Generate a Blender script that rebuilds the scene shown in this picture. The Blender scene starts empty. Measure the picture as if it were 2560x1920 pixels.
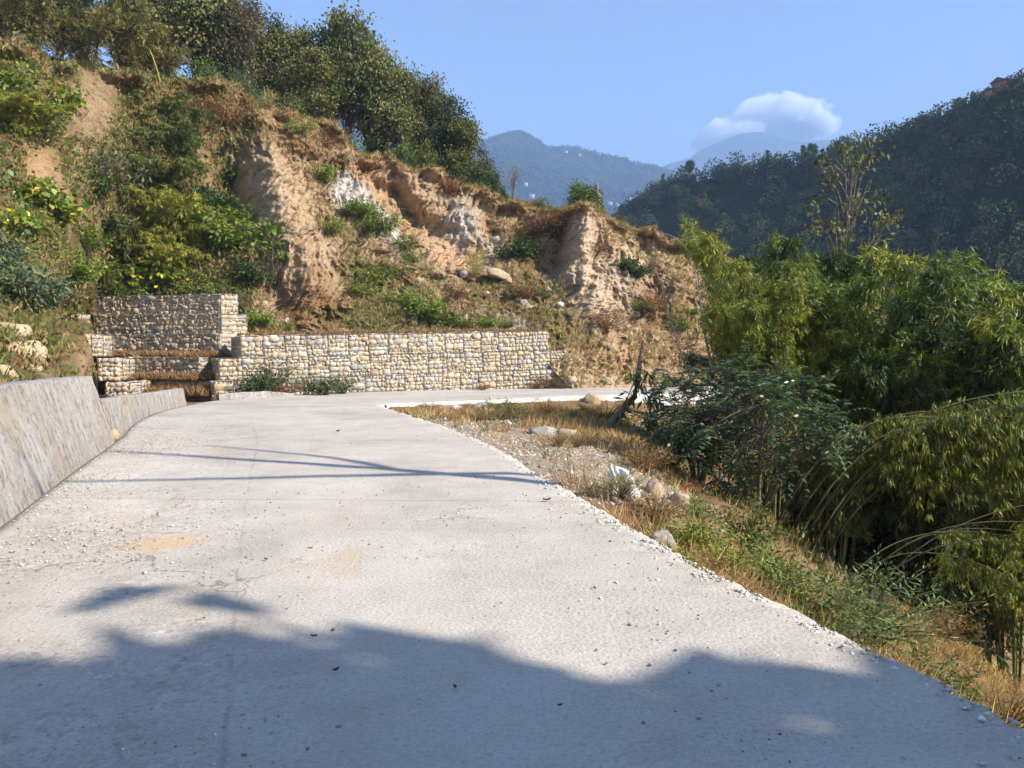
import bpy, math, random
import numpy as np
from mathutils import Vector, Matrix

# ---------------------------------------------------------------- camera, sky, sun, exposure
scene = bpy.context.scene
COL = scene.collection
F = 773.0                       # focal length in pixels of the 1024 px wide frame
EYE = np.array((0.0, 0.0, 1.55))
PITCH = math.atan((384 - 350) / F)
CP, SP = math.cos(PITCH), math.sin(PITCH)

cam_data = bpy.data.cameras.new('camera')
cam_data.sensor_width = 36.0
cam_data.lens = F / 1024 * 36.0
cam_data.clip_start = 0.1
cam_data.clip_end = 30000
cam = bpy.data.objects.new('camera', cam_data)
COL.objects.link(cam)
cam.location = EYE
cam.rotation_euler = (math.pi / 2 - PITCH, 0, 0)
scene.camera = cam

SUN_EL = math.radians(36)
SUN_H = np.array((0.915, -0.403))
SUN_H /= np.linalg.norm(SUN_H)
SUN = np.array((SUN_H[0] * math.cos(SUN_EL), SUN_H[1] * math.cos(SUN_EL), math.sin(SUN_EL)))

world = bpy.data.worlds.new('World')
scene.world = world
world.use_nodes = True
wn = world.node_tree.nodes
wl = world.node_tree.links
wn.clear()
w_out = wn.new('ShaderNodeOutputWorld')
w_bg = wn.new('ShaderNodeBackground')
sky_tex = wn.new('ShaderNodeTexSky')
sky_tex.sky_type = 'NISHITA'
sky_tex.sun_disc = False
sky_tex.sun_elevation = SUN_EL
sky_tex.sun_rotation = math.atan2(SUN_H[0], SUN_H[1])
sky_tex.altitude = 1200
sky_tex.air_density = 1.0
sky_tex.dust_density = 0.5
sky_tex.ozone_density = 2.2
w_bg.inputs['Strength'].default_value = 0.115
wl.new(sky_tex.outputs[0], w_bg.inputs['Color'])
wl.new(w_bg.outputs[0], w_out.inputs['Surface'])

sun_data = bpy.data.lights.new('sun', 'SUN')
sun_data.energy = 5.0
sun_data.angle = math.radians(0.5)
sun_data.color = (1.0, 0.92, 0.80)
sun_ob = bpy.data.objects.new('sun', sun_data)
COL.objects.link(sun_ob)
sun_ob.location = (60, -30, 60)
sun_ob.rotation_euler = Vector(-SUN).to_track_quat('-Z', 'Y').to_euler()

scene.view_settings.view_transform = 'Standard'
scene.view_settings.look = 'None'
scene.view_settings.gamma = 1.0
scene.view_settings.exposure = 0.92
scene.view_settings.use_curve_mapping = False
scene.render.engine = 'CYCLES'
cy = scene.cycles
cy.max_bounces = 8
cy.diffuse_bounces = 3
cy.glossy_bounces = 2
cy.transmission_bounces = 3
cy.volume_bounces = 8
cy.transparent_max_bounces = 8
cy.use_denoising = True
cy.use_adaptive_sampling = True
cy.adaptive_threshold = 0.03
cy.sample_clamp_indirect = 6.0
cy.caustics_reflective = False
cy.caustics_refractive = False

# ---------------------------------------------------------------- numeric helpers
rng = np.random.default_rng(7)
random.seed(7)


def W(px, py, d):
    """World point at forward depth d seen at pixel (px, py) of the 1024x768 frame."""
    px, py, d = np.broadcast_arrays(np.asarray(px, float), np.asarray(py, float), np.asarray(d, float))
    a = (px - 512) / F
    b = (384 - py) / F
    return np.stack((EYE[0] + d * a, EYE[1] + d * (CP + b * SP), EYE[2] + d * (-SP + b * CP)), -1)


def WZ(px, py, z):
    """World point on the height z seen at pixel (px, py)."""
    b = (384 - py) / F
    d = (z - EYE[2]) / (-SP + b * CP)
    return W(px, py, d)


def _hash(ix, iy, iz):
    h = (ix.astype(np.uint32) * np.uint32(374761393)) ^ (iy.astype(np.uint32) * np.uint32(668265263)) ^ (iz.astype(np.uint32) * np.uint32(2246822519))
    h = (h ^ (h >> np.uint32(13))) * np.uint32(1274126177)
    h = h ^ (h >> np.uint32(16))
    return (h & np.uint32(0xffffff)).astype(np.float64) / 0xffffff


def vnoise(p):
    p = np.asarray(p, float) + 5000.0
    i = np.floor(p).astype(np.int64)
    f = p - i
    f = f * f * f * (f * (f * 6 - 15) + 10)
    x, y, z = i[..., 0], i[..., 1], i[..., 2]
    r = 0
    for dx in (0, 1):
        for dy in (0, 1):
            for dz in (0, 1):
                wgt = (f[..., 0] if dx else 1 - f[..., 0]) * (f[..., 1] if dy else 1 - f[..., 1]) * (f[..., 2] if dz else 1 - f[..., 2])
                r = r + wgt * _hash(x + dx, y + dy, z + dz)
    return r * 2 - 1


def fbm(p, octaves=4, gain=0.5, lac=2.03):
    p = np.asarray(p, float)
    a, s, r = 1.0, 0.0, 0
    for o in range(octaves):
        r = r + a * vnoise(p + 17.3 * o)
        s += a
        a *= gain
        p = p * lac
    return r / s


def smooth(e0, e1, x):
    t = np.clip((x - e0) / (e1 - e0), 0, 1)
    return t * t * (3 - 2 * t)


def unit(v):
    v = np.asarray(v, float)
    return v / np.maximum(np.linalg.norm(v, axis=-1, keepdims=True), 1e-9)


# ---------------------------------------------------------------- mesh helpers
def make_mesh(name, verts, faces, cols=None, smooth_shade=True, mat=None):
    verts = np.asarray(verts, np.float32).reshape(-1, 3)
    faces = np.asarray(faces, np.int32)
    me = bpy.data.meshes.new(name)
    n, k = faces.shape
    me.vertices.add(len(verts))
    me.vertices.foreach_set('co', verts.ravel())
    me.loops.add(n * k)
    me.loops.foreach_set('vertex_index', faces.ravel())
    me.polygons.add(n)
    me.polygons.foreach_set('loop_start', np.arange(0, n * k, k, dtype=np.int32))
    me.polygons.foreach_set('loop_total', np.full(n, k, np.int32))
    if smooth_shade:
        me.polygons.foreach_set('use_smooth', np.ones(n, bool))
    if cols is not None:
        at = me.color_attributes.new('Col', 'FLOAT_COLOR', 'POINT')
        c = np.ones((len(verts), 4), np.float32)
        c[:, :3] = np.clip(cols, 0, 1)
        at.data.foreach_set('color', c.ravel())
    me.update(calc_edges=True)
    me.validate()
    if mat:
        me.materials.append(mat)
    return me


def link(name, me, parent=None):
    o = bpy.data.objects.new(name, me)
    COL.objects.link(o)
    if parent is not None:
        o.parent = parent
    return o


def tag(o, label=None, cat=None, group=None, kind=None):
    if label:
        o['label'] = label
    if cat:
        o['category'] = cat
    if group:
        o['group'] = group
    if kind:
        o['kind'] = kind
    return o


def thing(name, label, cat, loc=(0, 0, 0), rz=0.0, scale=1.0, group=None):
    o = bpy.data.objects.new(name, None)
    o.empty_display_size = 0.2
    COL.objects.link(o)
    o.location = loc
    o.rotation_euler = (0, 0, rz)
    o.scale = (scale,) * 3 if np.isscalar(scale) else scale
    return tag(o, label, cat, group)


def copy_tree(o, parent=None):
    c = o.copy()
    COL.objects.link(c)
    c.parent = parent
    for ch in list(o.children):
        copy_tree(ch, c)
    return c


def grid_faces(nu, nv):
    i = np.arange(nu - 1)[:, None] * nv + np.arange(nv - 1)[None, :]
    return np.stack((i, i + nv, i + nv + 1, i + 1), -1).reshape(-1, 4)


class Geo:
    """Collects quads with a colour per vertex."""

    def __init__(self):
        self.v, self.f, self.c, self.n = [], [], [], 0

    def add(self, v, f, c=(0.5, 0.5, 0.5)):
        v = np.asarray(v, float).reshape(-1, 3)
        f = np.asarray(f, int)
        if f.shape[1] == 3:
            f = np.concatenate((f, f[:, :1]), 1)      # never used for shading, kept as quads
        self.v.append(v)
        self.f.append(f + self.n)
        c = np.asarray(c, float)
        self.c.append(np.broadcast_to(c, v.shape) if c.ndim == 1 else c)
        self.n += len(v)

    def tube(self, pts, rad, sides=6, c=(0.3, 0.25, 0.2), cap=False):
        pts = np.asarray(pts, float)
        rad = np.broadcast_to(np.asarray(rad, float), (len(pts),))
        t = unit(np.gradient(pts, axis=0))
        ref = np.where(np.abs(t[:, 2:3]) > 0.9, np.array([[1.0, 0, 0]]), np.array([[0, 0, 1.0]]))
        a = unit(np.cross(t, ref))
        b = np.cross(t, a)
        ang = np.linspace(0, 2 * np.pi, sides, endpoint=False)
        ring = a[:, None] * np.cos(ang)[None, :, None] + b[:, None] * np.sin(ang)[None, :, None]
        v = (pts[:, None] + ring * rad[:, None, None]).reshape(-1, 3)
        n = len(pts)
        i = np.arange(n - 1)[:, None] * sides
        j = np.arange(sides)[None, :]
        k = (j + 1) % sides
        f = np.stack((i + j, i + k, i + sides + k, i + sides + j), -1).reshape(-1, 4)
        self.add(v, f, c)
        if cap and sides == 4:
            m = self.n - len(v)
            self.f.append(np.array([[m, m + 1, m + 2, m + 3]]))
            e = m + (n - 1) * 4
            self.f.append(np.array([[e + 3, e + 2, e + 1, e]]))

    def leaves(self, pos, axis, nrm, length, width, c, fold=0.0):
        """Diamond leaves: pos base, axis direction, nrm surface normal."""
        pos = np.asarray(pos, float)
        N = len(pos)
        axis = unit(axis)
        side = unit(np.cross(axis, nrm))
        up = np.cross(side, axis)
        length = np.broadcast_to(np.asarray(length, float), (N,))[:, None]
        width = np.broadcast_to(np.asarray(width, float), (N,))[:, None]
        m = pos + axis * length * 0.45 - up * length * fold * 0.3
        v = np.stack((pos, m + side * width * 0.5 + up * width * 0.12, pos + axis * length - up * length * fold, m - side * width * 0.5 + up * width * 0.12), 1)
        c = np.asarray(c, float)
        if c.ndim == 1:
            c = np.broadcast_to(c, (N, 3))
        f = np.arange(N * 4).reshape(N, 4)
        self.add(v.reshape(-1, 3), f, np.repeat(c, 4, 0))

    def mesh(self, name, mat, smooth_shade=True):
        return make_mesh(name, np.concatenate(self.v), np.concatenate(self.f), np.concatenate(self.c), smooth_shade, mat)


def box_vf(x0, x1, y0, y1, z0, z1):
    v = [(x, y, z) for x in (x0, x1) for y in (y0, y1) for z in (z0, z1)]
    f = [(0, 1, 3, 2), (4, 6, 7, 5), (0, 4, 5, 1), (2, 3, 7, 6), (0, 2, 6, 4), (1, 5, 7, 3)]
    return np.array(v, float), np.array(f)


# ---------------------------------------------------------------- materials
def new_mat(name):
    m = bpy.data.materials.new(name)
    m.use_nodes = True
    nt = m.node_tree
    nt.nodes.clear()
    return m, nt, nt.nodes, nt.links


def _noise(nt, scale, detail=4, rough=0.6, coord=None, dist=0.0):
    n = nt.nodes.new('ShaderNodeTexNoise')
    n.inputs['Scale'].default_value = scale
    n.inputs['Detail'].default_value = detail
    n.inputs['Roughness'].default_value = rough
    n.inputs['Distortion'].default_value = dist
    if coord is not None:
        nt.links.new(coord, n.inputs['Vector'])
    return n


def _ramp(nt, fac, stops):
    r = nt.nodes.new('ShaderNodeValToRGB')
    e = r.color_ramp.elements
    while len(e) < len(stops):
        e.new(0.5)
    for k, (p, c) in enumerate(stops):
        e[k].position = p
        e[k].color = (c[0], c[1], c[2], 1) if not np.isscalar(c) else (c, c, c, 1)
    nt.links.new(fac, r.inputs['Fac'])
    return r


def _mix(nt, fac, a, b, mode='MIX'):
    m = nt.nodes.new('ShaderNodeMix')
    m.data_type = 'RGBA'
    m.blend_type = mode
    for sock, val in ((m.inputs[0], fac), (m.inputs[6], a), (m.inputs[7], b)):
        if hasattr(val, 'is_output'):
            nt.links.new(val, sock)
        elif np.isscalar(val):
            sock.default_value = val
        else:
            sock.default_value = (val[0], val[1], val[2], 1)
    return m.outputs[2]


def _bump(nt, height, strength, dist, normal=None):
    b = nt.nodes.new('ShaderNodeBump')
    b.inputs['Strength'].default_value = strength
    b.inputs['Distance'].default_value = dist
    nt.links.new(height, b.inputs['Height'])
    if normal is not None:
        nt.links.new(normal, b.inputs['Normal'])
    return b.outputs[0]


def _finish(nt, color, normal=None, rough=0.9, spec=0.2):
    p = nt.nodes.new('ShaderNodeBsdfPrincipled')
    o = nt.nodes.new('ShaderNodeOutputMaterial')
    p.inputs['Roughness'].default_value = rough
    p.inputs['Specular IOR Level'].default_value = spec
    if hasattr(color, 'is_output'):
        nt.links.new(color, p.inputs['Base Color'])
    else:
        p.inputs['Base Color'].default_value = (*color, 1)
    if normal is not None:
        nt.links.new(normal, p.inputs['Normal'])
    nt.links.new(p.outputs[0], o.inputs['Surface'])
    return p


def attr_col(nt):
    a = nt.nodes.new('ShaderNodeAttribute')
    a.attribute_name = 'Col'
    return a.outputs['Color']


def world_pos(nt):
    return nt.nodes.new('ShaderNodeNewGeometry').outputs['Position']


def leaf_mat(name, trans=0.35, spec=0.3, rough=0.55, vary=0.25, tint=(1, 1, 1)):
    m, nt, N, L = new_mat(name)
    col = attr_col(nt)
    oi = N.new('ShaderNodeObjectInfo')
    hsv = N.new('ShaderNodeHueSaturation')
    mr = N.new('ShaderNodeMapRange')
    mr.inputs['To Min'].default_value = 1 - vary
    mr.inputs['To Max'].default_value = 1 + vary
    L.new(oi.outputs['Random'], mr.inputs['Value'])
    L.new(mr.outputs[0], hsv.inputs['Value'])
    L.new(col, hsv.inputs['Color'])
    col = _mix(nt, 1.0, hsv.outputs[0], tuple(1.7 * t for t in tint), 'MULTIPLY')
    p = N.new('ShaderNodeBsdfPrincipled')
    p.inputs['Roughness'].default_value = rough
    p.inputs['Specular IOR Level'].default_value = spec
    L.new(col, p.inputs['Base Color'])
    t = N.new('ShaderNodeBsdfTranslucent')
    tc = _mix(nt, 1.0, col, (1.1, 1.2, 0.5), 'MULTIPLY')
    L.new(tc, t.inputs['Color'])
    mx = N.new('ShaderNodeMixShader')
    mx.inputs[0].default_value = trans
    L.new(p.outputs[0], mx.inputs[1])
    L.new(t.outputs[0], mx.inputs[2])
    o = N.new('ShaderNodeOutputMaterial')
    L.new(mx.outputs[0], o.inputs['Surface'])
    return m


def bark_mat(name, scale=14):
    m, nt, N, L = new_mat(name)
    pos = world_pos(nt)
    n = _noise(nt, scale, 5, 0.65, pos)
    col = _mix(nt, 1.0, attr_col(nt), _ramp(nt, n.outputs['Fac'], [(0.3, 0.55), (0.7, 1.25)]).outputs[0], 'MULTIPLY')
    _finish(nt, col, _bump(nt, n.outputs['Fac'], 0.6, 0.02), 0.9, 0.15)
    return m


def soil_mat(name, s=1.0, relief=0.6, dist=0.12):
    """Earth whose colour comes with the surface (attribute) and gets grain, clods and small stones."""
    m, nt, N, L = new_mat(name)
    pos = world_pos(nt)
    fine = _noise(nt, 6.5 * s, 6, 0.75, pos)
    mid = _noise(nt, 1.5 * s, 6, 0.65, pos)
    vor = N.new('ShaderNodeTexVoronoi')
    vor.inputs['Scale'].default_value = 5.0 * s
    L.new(pos, vor.inputs['Vector'])
    col = attr_col(nt)
    col = _mix(nt, 1.0, col, _ramp(nt, fine.outputs['Fac'], [(0.30, 0.50), (0.50, 0.98), (0.70, 1.35)]).outputs[0], 'MULTIPLY')
    col = _mix(nt, 1.0, col, _ramp(nt, mid.outputs['Fac'], [(0.3, (0.84, 0.80, 0.76)), (0.7, (1.12, 1.12, 1.1))]).outputs[0], 'MULTIPLY')
    h = _mix(nt, 0.5, fine.outputs['Fac'], mid.outputs['Fac'])
    h = _mix(nt, 0.25, h, vor.outputs['Distance'])
    _finish(nt, col, _bump(nt, h, relief, dist), 0.95, 0.08)
    return m
# ================================================================ the road
ROAD_R = np.array([(8.2, -16), (6.0, -9), (3.1, 0), (2.12, 3.2), (1.31, 5.7), (0.45, 9.2), (-0.55, 13.3), (-1.7, 17), (-2.9, 20.5), (-4.0, 24.0),
                   (-4.35, 25.8), (-3.6, 27.3), (-1.27, 30.4), (1.5, 32.7), (5.0, 34.6), (8.0, 36.8), (12.5, 39.6), (20, 43.5), (34, 49.5), (60, 58)], float)
ROAD_L = np.array([(2.6, -18), (0.8, -10.5), (-2.3, 0), (-3.35, 3.4), (-4.2, 5.9), (-5.45, 9.4), (-6.85, 13.4), (-8.3, 17), (-9.5, 20.8), (-10.5, 25),
                   (-11.2, 28.4), (-10.9, 32.0), (-7.6, 36.6), (-2.2, 39.4), (3.2, 41.4), (8.0, 43.2), (13.2, 45.6), (20, 48.8), (33, 54.8), (59, 63)], float)


def resample(a, n):
    t = np.linspace(0, len(a) - 1, n)
    i = np.clip(np.floor(t).astype(int), 0, len(a) - 2)
    f = (t - i)[:, None]
    p0 = a[np.clip(i - 1, 0, len(a) - 1)]
    p1, p2 = a[i], a[i + 1]
    p3 = a[np.clip(i + 2, 0, len(a) - 1)]
    return 0.5 * ((2 * p1) + (-p0 + p2) * f + (2 * p0 - 5 * p1 + 4 * p2 - p3) * f ** 2 + (-p0 + 3 * p1 - 3 * p2 + p3) * f ** 3)


def road_z(x, y):
    return np.interp(y, [0, 13, 20, 25, 31, 40, 48, 60], [0, 0, -0.1, -0.24, -0.43, -0.47, -0.6, -0.9])


NR = 1500


def road_param(n):
    # samples packed where the road is close to the viewer
    k = np.arange(len(ROAD_R) - 1)
    w = np.where((k >= 2) & (k < 6), 3.2, np.where(k < 11, 1.3, 0.7))
    c = np.concatenate(([0], np.cumsum(w)))
    return np.interp(np.linspace(0, c[-1], n), c, np.arange(len(ROAD_R)))


def resample_t(a, t):
    i = np.clip(np.floor(t).astype(int), 0, len(a) - 2)
    f = (t - i)[:, None]
    p0, p1, p2, p3 = a[np.clip(i - 1, 0, len(a) - 1)], a[i], a[i + 1], a[np.clip(i + 2, 0, len(a) - 1)]
    return 0.5 * ((2 * p1) + (-p0 + p2) * f + (2 * p0 - 5 * p1 + 4 * p2 - p3) * f ** 2 + (-p0 + 3 * p1 - 3 * p2 + p3) * f ** 3)


RPAR = road_param(NR)
RR, RL = resample_t(ROAD_R, RPAR), resample_t(ROAD_L, RPAR)


def concrete_road_mat():
    m, nt, N, L = new_mat('weathered_concrete_road')
    pos = world_pos(nt)
    big = _noise(nt, 0.35, 5, 0.55, pos, 0.6)
    mid = _noise(nt, 2.2, 6, 0.65, pos)
    fine = _noise(nt, 42, 4, 0.7, pos)
    grit = N.new('ShaderNodeTexVoronoi')
    grit.inputs['Scale'].default_value = 38
    L.new(pos, grit.inputs['Vector'])
    base = _ramp(nt, big.outputs['Fac'], [(0.32, (0.41, 0.375, 0.33)), (0.55, (0.51, 0.47, 0.42)), (0.75, (0.58, 0.54, 0.485))]).outputs[0]
    col = _mix(nt, 0.75, base, _ramp(nt, mid.outputs['Fac'], [(0.28, (0.80, 0.77, 0.73)), (0.6, (1.02, 1.0, 0.98)), (0.8, (1.1, 1.09, 1.08))]).outputs[0], 'MULTIPLY')
    # faint orange earth drifted onto the slab
    dirt = _noise(nt, 0.55, 4, 0.6, pos, 1.2)
    dm = _ramp(nt, dirt.outputs['Fac'], [(0.60, 0.0), (0.78, 0.55)])
    col = _mix(nt, dm.outputs[0], col, (0.52, 0.37, 0.22))
    col = _mix(nt, 1.0, col, _ramp(nt, fine.outputs['Fac'], [(0.25, 0.62), (0.45, 0.95), (0.6, 1.05), (0.8, 1.28)]).outputs[0], 'MULTIPLY')
    # pits where the paste has worn off the stones
    pit = _ramp(nt, grit.outputs['Distance'], [(0.0, 0.0), (0.22, 1.0)])
    pn = _noise(nt, 1.1, 3, 0.6, pos)
    pm = _ramp(nt, pn.outputs['Fac'], [(0.38, 0.1), (0.62, 0.85)])
    dark = _mix(nt, pit.outputs[0], (0.5, 0.47, 0.44), (1, 1, 1))
    col = _mix(nt, pm.outputs[0], col, _mix(nt, 1.0, col, dark, 'MULTIPLY'))
    # casting joint between the two lanes, cross joints, worn wheel tracks
    lane = N.new('ShaderNodeSeparateColor')
    L.new(attr_col(nt), lane.inputs[0])
    jw = _noise(nt, 1.6, 5, 0.7, pos)

    def math_(op, a, b_=None, c_=None):
        q = N.new('ShaderNodeMath')
        q.operation = op
        for k, val in enumerate((a, b_, c_)):
            if val is None:
                continue
            if hasattr(val, 'is_output'):
                L.new(val, q.inputs[k])
            else:
                q.inputs[k].default_value = val
        return q.outputs[0]
    s_ = math_('ADD', lane.outputs[0], math_('MULTIPLY', math_('SUBTRACT', jw.outputs['Fac'], 0.5), 0.012))
    jd = math_('ABSOLUTE', math_('SUBTRACT', s_, 0.385))
    jl = _ramp(nt, jd, [(0.0, 0.78), (0.0012, 1.0)])
    jbreak = _noise(nt, 2.3, 3, 0.6, pos)
    jm = _ramp(nt, jbreak.outputs['Fac'], [(0.42, 0.0), (0.55, 1.0)])
    col = _mix(nt, jm.outputs[0], col, _mix(nt, 1.0, col, jl.outputs[0], 'MULTIPLY'))
    cr = math_('ABSOLUTE', math_('SUBTRACT', math_('FRACT', math_('MULTIPLY', math_('ADD', lane.outputs[1], math_('MULTIPLY', math_('SUBTRACT', jw.outputs['Fac'], 0.5), 0.0006)), 36.0)), 0.5))
    cl_ = _ramp(nt, cr, [(0.0, 0.5), (0.0016, 1.0)])
    col = _mix(nt, 0.7, col, _mix(nt, 1.0, col, cl_.outputs[0], 'MULTIPLY'))
    for centre in (0.17, 0.50, 0.60, 0.87):
        tw = math_('ABSOLUTE', math_('SUBTRACT', s_, centre))
        tr = _ramp(nt, tw, [(0.0, 0.14), (0.055, 0.0)])
        col = _mix(nt, tr.outputs[0], col, (0.60, 0.545, 0.47))
    # the hill side lane is coarser: exposed stones
    coarse = _ramp(nt, s_, [(0.34, 1.0), (0.42, 0.0)])
    st = N.new('ShaderNodeTexVoronoi')
    st.inputs['Scale'].default_value = 26
    L.new(pos, st.inputs['Vector'])
    stc = _ramp(nt, st.outputs['Color'], [(0.0, 0.55), (0.45, 0.95), (0.8, 1.12), (1.0, 1.4)])
    stm = _noise(nt, 1.7, 3, 0.6, pos)
    sm = _ramp(nt, stm.outputs['Fac'], [(0.40, 0.0), (0.62, 0.75)])
    col = _mix(nt, math_('MULTIPLY', coarse.outputs[0], sm.outputs[0]), col, _mix(nt, 1.0, col, stc.outputs[0], 'MULTIPLY'))
    # a spill of orange sand on the slab
    sp = N.new('ShaderNodeVectorMath')
    sp.operation = 'DISTANCE'
    L.new(pos, sp.inputs[0])
    sp.inputs[1].default_value = (-2.8, 6.2, 0.0)
    spn = math_('ADD', sp.outputs['Value'], math_('MULTIPLY', math_('SUBTRACT', mid.outputs['Fac'], 0.5), 0.9))
    spr = _ramp(nt, spn, [(0.05, 0.6), (0.40, 0.0)])
    col = _mix(nt, spr.outputs[0], col, (0.58, 0.36, 0.16))
    # hairline cracks
    ck = N.new('ShaderNodeTexVoronoi')
    ck.feature = 'DISTANCE_TO_EDGE'
    ck.inputs['Scale'].default_value = 0.23
    wob = _noise(nt, 1.3, 4, 0.6, pos)
    va = N.new('ShaderNodeVectorMath')
    va.operation = 'MULTIPLY_ADD'
    L.new(wob.outputs['Color'], va.inputs[0])
    va.inputs[1].default_value = (1.1, 1.1, 1.1)
    L.new(pos, va.inputs[2])
    L.new(va.outputs[0], ck.inputs['Vector'])
    cl = _ramp(nt, ck.outputs['Distance'], [(0.0, 0.0), (0.0022, 1.0)])
    cg = _noise(nt, 0.5, 2, 0.5, pos)
    cgm = _ramp(nt, cg.outputs['Fac'], [(0.50, 0.0), (0.58, 0.75)])
    crack = _mix(nt, cl.outputs[0], (0.35, 0.31, 0.27), (1, 1, 1))
    col = _mix(nt, cgm.outputs[0], col, _mix(nt, 1.0, col, crack, 'MULTIPLY'))
    h = _mix(nt, 0.55, mid.outputs['Fac'], fine.outputs['Fac'])
    h = _mix(nt, 0.18, h, grit.outputs['Distance'])
    _finish(nt, col, _bump(nt, h, 0.75, 0.022), 0.9, 0.15)
    return m


M_ROAD = concrete_road_mat()


def build_road():
    nw = 46
    s = np.linspace(0, 1, nw)
    v = RL[:, None, :] * (1 - s)[None, :, None] + RR[:, None, :] * s[None, :, None]
    x, y = v[..., 0].copy(), v[..., 1].copy()
    # frayed outer edge on the valley side
    arc = np.concatenate(([0], np.cumsum(np.linalg.norm(np.diff(RR, axis=0), axis=1))))
    idx = arc * 8.0
    fray = 0.055 * fbm(np.stack((idx * 0.20, idx * 0, idx * 0), -1), 4, 0.6) + 0.022 * fbm(np.stack((idx * 1.5, idx * 0 + 9, idx * 0), -1), 2)
    nrm = unit(RR - RL)
    x[:, -1] += nrm[:, 0] * fray
    y[:, -1] += nrm[:, 1] * fray
    z = road_z(x, y) + 0.014 * fbm(np.stack((x * 0.5, y * 0.5, x * 0), -1), 3) + 0.005 * fbm(np.stack((x * 3, y * 3, x * 0), -1), 3)
    edge = smooth(0.93, 1.0, s)[None, :]
    z = z - edge * 0.035 * (0.6 + 0.6 * vnoise(np.stack((idx * 0.9, idx * 0 + 3, idx * 0), -1)))[:, None]
    top = np.stack((x, y, z), -1)
    # skirts: valley side (rough broken face) and hill side
    rows = [top]
    lip = top[:, -1].copy()
    sk = []
    for k, dz in enumerate((0.07, 0.16, 0.26, 0.40)):
        p = lip.copy()
        rough = 0.035 * vnoise(np.stack((idx * 0.8, idx * 0 + k * 7.0, idx * 0), -1))
        p[:, 0] += nrm[:, 0] * (0.015 + rough + 0.01 * k)
        p[:, 1] += nrm[:, 1] * (0.015 + rough + 0.01 * k)
        p[:, 2] -= dz
        sk.append(p)
    left = top[:, 0].copy()
    left[:, 2] -= 0.4
    full = np.concatenate((left[:, None], top, np.stack(sk, 1)), 1)
    lay_ = np.zeros(full.shape)
    lay_[..., 0] = np.concatenate(([0.0], s, [1.0] * len(sk)))[None, :]
    lay_[..., 1] = (arc / 200.0)[:, None]
    me = make_mesh('road_slab', full.reshape(-1, 3), grid_faces(NR, full.shape[1])[:, ::-1], lay_.reshape(-1, 3), True, M_ROAD)
    o = link('concrete_road', me)
    tag(o, kind='structure')
    return top


ROAD_TOP = build_road()

# ================================================================ ground of the bowl inside the bend
FAR_EDGE = np.array([(-9, 20), (-4.35, 25.8), (-1.27, 30.4), (1.5, 32.7), (5.0, 34.6), (8.0, 36.8), (12.5, 39.6), (20, 43.5), (34, 49.5), (60, 58), (140, 80)], float)


def seg_dist(x, y, poly):
    """Signed distance to a polyline (positive on its right side)."""
    best = np.full(x.shape, 1e9)
    sign = np.ones(x.shape)
    for (ax, ay), (bx, by) in zip(poly[:-1], poly[1:]):
        dx, dy = bx - ax, by - ay
        L2 = dx * dx + dy * dy
        t = np.clip(((x - ax) * dx + (y - ay) * dy) / L2, 0, 1)
        qx, qy = x - (ax + t * dx), y - (ay + t * dy)
        d = np.hypot(qx, qy)
        sg = np.where(dx * (y - ay) - dy * (x - ax) < 0, 1.0, -1.0)
        m = d < best
        best = np.where(m, d, best)
        sign = np.where(m, sg, sign)
    return best * sign


def ground_h(x, y, detail=True):
    x, y = np.asarray(x, float), np.asarray(y, float)
    xe = np.interp(y, [-60, -16, -9, 0, 3.2, 5.7, 9.2, 13.3, 17, 20.5, 24, 26], [22, 8.2, 6.0, 3.1, 2.12, 1.31, 0.45, -0.55, -1.7, -2.9, -4.0, -4.3])
    s = x - xe
    w = np.interp(y, [-20, 0, 3.2, 5.7, 9.2, 13.3, 17, 20.5, 25, 34], [0.5, 0.5, 0.45, 0.55, 1.3, 3.0, 4.5, 5.8, 7.6, 9.0])
    lump = fbm(np.stack((x * 0.5, y * 0.5, x * 0), -1), 3) if detail else 0
    over = s - w + 0.5 * lump
    soft = np.log1p(np.exp(np.clip(over * 2.2, -30, 30))) / 2.2
    k = np.interp(y, [-20, 4, 10, 30], [0.62, 0.62, 0.66, 0.60])
    h_near = road_z(x, y) - 0.10 - 0.05 * np.clip(s, 0, None) - k * soft
    h_near = np.maximum(h_near, -34 + 0 * x)
    e = seg_dist(x, y, FAR_EDGE)
    h_near = h_near - 0.42 * smooth(4.5, 0.6, e)
    h_far = np.interp(y, [20, 26, 31, 48], [-0.5, -0.72, -0.9, -1.05]) - 0.62 * np.clip(e, -1, None)
    m = np.maximum(h_near, h_far)
    dd = np.abs(h_near - h_far)
    h = m + 0.5 * np.exp(-dd * 0.8)
    inside = smooth(0.0, 0.25, s) * smooth(0.0, 0.3, e)
    if detail:
        amp = smooth(-0.3, 2.5, over)
        h = h + (0.10 + 0.55 * amp) * 0.6 * fbm(np.stack((x * 0.8, y * 0.8, x * 0 + 4), -1), 4) + 0.05 * fbm(np.stack((x * 4, y * 4, x * 0), -1), 3)
    under = road_z(x, y) - 0.34
    h = np.where((s < 0.0) | (e < 0.0), np.minimum(h, under), h * inside + np.minimum(h, under + 0.15) * (1 - inside))
    return h


def blob(px, py, cx, cy, rx, ry, rot=0.0):
    c, s_ = math.cos(rot), math.sin(rot)
    dx, dy = px - cx, py - cy
    u = (dx * c + dy * s_) / rx
    v = (-dx * s_ + dy * c) / ry
    return np.exp(-(u * u + v * v) ** 1.5)


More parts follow.
